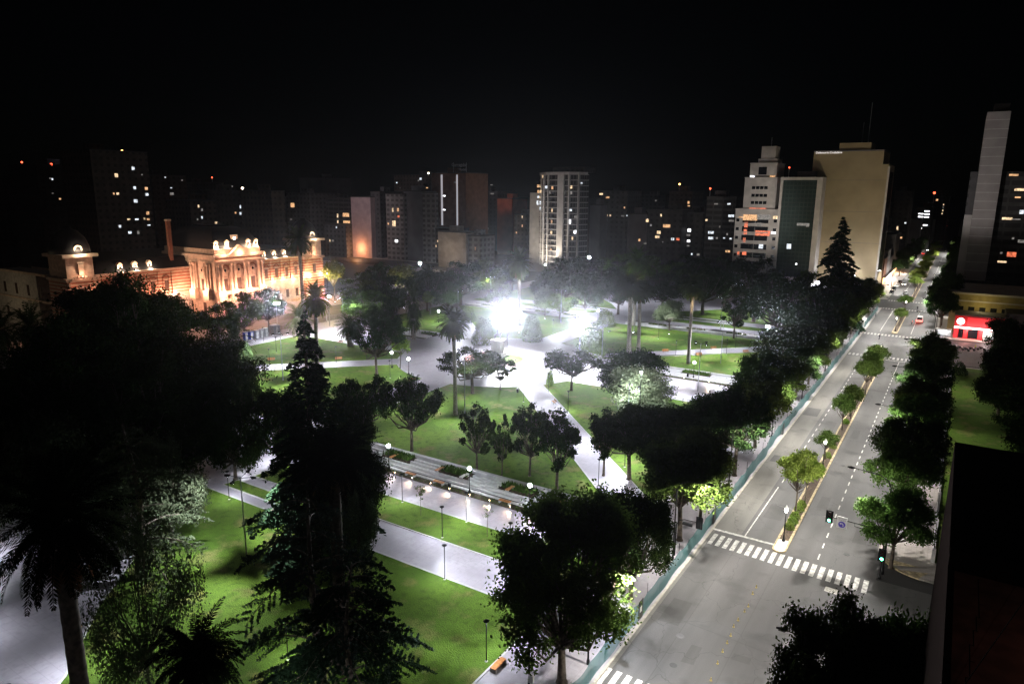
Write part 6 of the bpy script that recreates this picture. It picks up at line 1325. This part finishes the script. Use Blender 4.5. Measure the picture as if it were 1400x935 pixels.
# shops along the left side of the far avenue
for i, (y0, y1, h, m, c, l) in enumerate([(388, 402, 13, BRICKD, SHOPO, 'orange lit brick shop house past the beige wall'), (402.5, 418, 16, BC['white'], SHOPW, 'white lit shop house on the far avenue'), (418.5, 436, 11, BC['brown'], SHOPW, 'third lit shop house on the far avenue'), (437, 470, 22, BC['dark'], SHOPO, 'dark block with an orange shop on the far avenue')]):
    o = thing('shop_building', l, 'shop', (-40, (y0 + y1) / 2, 0), None); MB().box(-52, y0, 0, -30.5, y1, h).build('wall', m, o); MB().box(-52.2, y0 - .1, h, -30.3, y1 + .1, h + .4).build('roof', ROOF, o)
    for k in range(3): a = y0 + .8 + k * (y1 - y0 - 1) / 3; MB().box(-30.48, a, .4, -30.4, a + (y1 - y0) / 3 - 1.2, 3.2).build('shop_window', c, o)
    MB().box(-30.48, y0 + .6, 3.4, -29.3, y1 - .6, 3.6).build('awning', m, o); light('POINT', (-28.6, (y0 + y1) / 2, 3.0), 2600, (1, .62, .35) if c is SHOPO else (1, .92, .86), name='shop_light', r=.3)
# far avenue background
block('grey wall block with white office floors far beyond the beige building', 1238, 1257, 300, 'y', 620, 20, BLANK, base=320, extra=False)
block('dark office block with three white lit floors far down the avenue', 1250, 1274, 284, 'y', 660, 30, BC['dark'], [(1259, 292.5, 7, 1.6, 'b'), (1267.5, 289, 7, 1.8, 'b'), (1267.3, 293, 7, 1.8, 'b'), (1258.7, 296.5, 7, 1.8, 'b'), (1266.6, 297, 7, 1.8, 'b'), (1265, 308, 6, 2, 'b'), (1259, 312, 3, 2, 'b')], base=300, tops=[(1278.5, 264, .9, REDL)])
block('dim slab right beside the beige building far behind', 1218, 1240, 262, 'y', 520, 30, BC['dark'], [(1227, 312, 2.5, 6, 'y'), (1217.5, 318, 2, 3, 'd'), (1237.8, 305, 2.5, 2.5, 'c'), (1232, 325, 3, 3, 'w')], base=310)
block('far tower with a dotted light column beside the avenue end', 1281, 1296, 270, 'y', 800, 30, BC['dark'], [(1290, 280, 1.4, 2, 'y'), (1289.5, 284, 1.4, 2, 'd'), (1289, 288, 1.4, 2, 'y'), (1288, 292, 1.6, 2, 'y'), (1281, 273.5, 3, 3, 'w')], base=290)
# right towers
o = thing('blank_tower', 'tall narrow tower with a pale blank end wall crossed by thin bands', 'apartment tower', (14, 310, 0))
MB().box(2.2, 300, 14, 8.9, 330, 72).build('end_wall', mat('tower_end_wall', (.37, .34, .33), .9, var=.1, scale=.2), o)
for k in range(18): MB().box(2.15, 299.94, 17.4 + k * 3.05, 8.92, 299.995, 17.52 + k * 3.05).build('band', WHITE, o)
MB().box(9.0, 302, 14, 40, 330, 52).build('wall', BC['bal'], o); MB().box(-.2, 301, 14, 2.15, 330, 37).build('lower_end_wall', STONEW, o); MB().box(-.2, 301.2, 37, 2.15, 330, 52).build('upper_side', BC['grey'], o); MB().box(4, 304, 72, 8.5, 316, 75).build('lift_house', ROOF, o); MB().box(-3.6, 300, 0, 42, 332, 14).build('base_block', BC['dark'], o)
for px_, py_, w, h, c in [(1386, 239.5, 8, 2, 'w'), (1395, 259.5, 10, 2.5, 'y'), (1391.5, 270, 5, 1.5, 'w'), (1377, 299, 9, 2.5, 'y'), (1397, 290, 4, 4, 'c'), (1389, 300, 8, 1, 'd'), (1370, 358, 8, 2, 'y'), (1383, 348, 8, 5, 'r'), (1369, 346, 2, 2, 'd'), (1398, 330, 8, 3, 'd'), (1385, 326, 2, 2, 'd')]: lit(o, onY(px_, py_, 301.96), w * .33, h * .33, c)
light('SPOT', (-20, 262, 30), 20000, (1, .93, .9), None, (5, 300, 52), 60, .7, .5, 'facade_light')  # unseen spot added to light the blank end wall
o = thing('corner_house', 'low dark house with a dim yellow cornice below the blank tower', 'building', (18, 282, 0))
MB().box(-.6, 268, 0, 40, 298, 12.5).build('wall', mat('yellow_render', (.30, .24, .10), .9, scale=.5), o); MB().box(-1, 267.6, 12.5, 40.2, 298, 13.1).box(-.9, 267.7, 10.2, 40.1, 267.99, 10.6).build('cornice', STONEW, o)
for k in range(7): MB().box(1.5 + k * 3, 267.93, 5, 3.2 + k * 3, 267.99, 8.6).build('window', DGLASS, o)
light('POINT', (8, 263.5, 9.5), 500, (1, .82, .4), name='facade_light', r=.3)  # point without a fixture, added to light the yellow cornice
# red shop on the corner
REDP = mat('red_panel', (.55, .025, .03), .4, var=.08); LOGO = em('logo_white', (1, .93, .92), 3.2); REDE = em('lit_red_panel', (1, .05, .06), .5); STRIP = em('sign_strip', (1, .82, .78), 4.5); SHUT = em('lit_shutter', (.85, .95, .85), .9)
o = thing('red_shop', 'red corner shop with a round white logo and a glowing sign strip', 'shop', (7, 258, .12))
MB().box(1.3, 256, .12, 14, 266, 7.2).build('wall', REDP, o); MB().box(1.1, 255.8, 7.2, 14.2, 266.2, 7.6).build('roof', ROOF, o)
MB().box(4.6, 255.9, 3.9, 13.9, 255.98, 6.8).build('lit_fascia', REDE, o); MB().box(1.4, 255.2, 3.3, 13.9, 255.85, 3.75).build('sign_strip', STRIP, o)
lg = MB().tube([(2.9, 255.99, 5.4), (2.9, 255.86, 5.4)], 1.05, 24).build('logo_disc', LOGO, o); MB().tube([(2.9, 255.85, 5.4), (2.9, 255.83, 5.4)], .74, 24).build('logo_ring', REDP, lg); MB().tube([(2.9, 255.82, 5.4), (2.9, 255.80, 5.4)], .5, 20).build('logo_core', LOGO, lg); MB().box(2.55, 255.77, 5.25, 3.2, 255.795, 5.42).build('logo_bar', REDP, lg)
for x in (1.5, 4.0, 7.9, 12.1): MB().box(x, 255.5, .12, x + 1.0, 255.98, 3.3).build('pillar', REDE, o)
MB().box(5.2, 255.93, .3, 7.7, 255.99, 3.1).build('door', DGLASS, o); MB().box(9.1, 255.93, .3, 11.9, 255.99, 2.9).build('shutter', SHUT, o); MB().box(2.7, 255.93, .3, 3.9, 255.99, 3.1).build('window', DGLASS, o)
light('POINT', (5, 254, 3.0), 1100, (1, .35, .3), name='shop_light', r=.4); light('POINT', (9.5, 253.4, 2.6), 900, (1, .8, .75), name='shop_light', r=.4)
MB().box(14.3, 256.3, .12, 40, 268, 9).build('wall', BC['dark'], thing('dark_house', 'dark house right of the red shop', 'building', (26, 262, .12)))
o = thing('bus_shelter', 'lit glass bus shelter with a white roof left of the red shop', 'bus shelter', (-1.4, 249, .12)); bs = (-1.4, 257.0)
MB().box(-3.4, 254, 2.5, .9, 255.6, 2.7).build('roof', WHITE, o); MB().box(-3.3, 255.4, .3, .8, 255.46, 2.4).build('glass_panel', mat('frosted_glass', (.32, .34, .35), .4), o)
for x in (-3.3, .75): MB().box(x, 254.1, .12, x + .1, 254.2, 2.5).build('post', GREYM, o)
MB().box(-2.8, 254.9, .5, .3, 255.3, .56).build('seat', GREYM, o); light('POINT', (-1.2, 254.5, 2.2), 500, (1, .97, .95), name='shelter_light', r=.2)
# nearest building at the lower right
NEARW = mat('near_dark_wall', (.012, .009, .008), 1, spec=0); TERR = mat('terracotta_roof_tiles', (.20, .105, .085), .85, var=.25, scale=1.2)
o = thing('near_building', 'black neighboring building at the lower right with a dim reddish roof terrace', 'building', (16, 34, .12))
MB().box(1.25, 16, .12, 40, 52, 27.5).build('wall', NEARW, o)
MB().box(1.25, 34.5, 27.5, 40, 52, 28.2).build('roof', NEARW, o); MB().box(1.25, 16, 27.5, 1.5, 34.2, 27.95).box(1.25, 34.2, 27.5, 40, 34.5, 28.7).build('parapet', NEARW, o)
tr = MB().box(1.52, 16, 27.5, 40, 34.18, 27.75).build('terrace_floor', TERR, o)
jt = MB(); rg = random.Random(2); x = 1.7
for k in range(9): y = 24 + k * 1.1; x += rg.choice([.12, .0, .1]); jt.box(x, y, 27.751, x + .03, y + 1.1, 27.756); jt.box(x, y + 1.07, 27.757, x + .16, y + 1.1, 27.761)
jt.build('joint', NEARW, o)
MB().tube([(1.55, 24, 28.1), (4.6, 34.2, 28.7)], .02, 5).build('cable', NEARW, o); MB().box(4.5, 40, 28.2, 9, 45, 31).build('lift_house', NEARW, o)
light('POINT', (6.5, 28, 30.8), 26, (1, .55, .42), name='terrace_light', r=.4)  # unseen source added to lift the terrace tiles out of black
# city beyond: rows of dark houses filling the blocks
rg = random.Random(7); n = 0
for (xa, xb, ya, yb) in [(-330, -100, 420, 520), (-300, -60, 540, 760), (-640, -430, 120, 420), (20, 160, 350, 620), (-420, -260, 330, 480)]:
    for k in range(6):
        x = rg.uniform(xa, xb); y = rg.uniform(ya, yb); w = rg.uniform(14, 24); h = rg.choice([9, 12, 15, 21, 27]); n += 1
        o = thing('city_house', 'dark city house among the unlit blocks far beyond the plaza', 'house', (x, y, 0), 'dark city houses far beyond the plaza')
        MB().box(x - w / 2, y - 9, 0, x + w / 2, y + 9, h).build('wall', BC[rg.choice(['dark', 'brown', 'grey'])], o); MB().box(x - w / 2 - .1, y - 9.1, h, x + w / 2 + .1, y + 9.1, h + .4).build('roof', ROOF, o)
        for _ in range(rg.choice([1, 2, 3, 4])):
            lit(o, (x + rg.uniform(-.4, .4) * w, y - 9, rg.randint(1, max(1, int(h / 3) - 1)) * 3 + 1.5), rg.uniform(.8, 2), 1.3, rg.choice('wyycd'))
# ------------------------------------------------------------------ night haze over the square
HAZE = bpy.data.materials.new('night_haze'); HAZE.use_nodes = True
_N, _L = HAZE.node_tree.nodes, HAZE.node_tree.links; _N.remove(_N['Principled BSDF'])
_v = _N.new('ShaderNodeVolumePrincipled'); _v.inputs['Color'].default_value = (.9, .92, 1, 1); _v.inputs['Density'].default_value = .000025; _v.inputs['Anisotropy'].default_value = .95
_L.new(_v.outputs[0], _N['Material Output'].inputs['Volume'])
hz = MB().box(-750, -70, -1.5, 240, 1100, 95).build('haze', HAZE); hz['kind'] = 'stuff'; hz['label'] = 'thin night haze that glows around the floodlights'
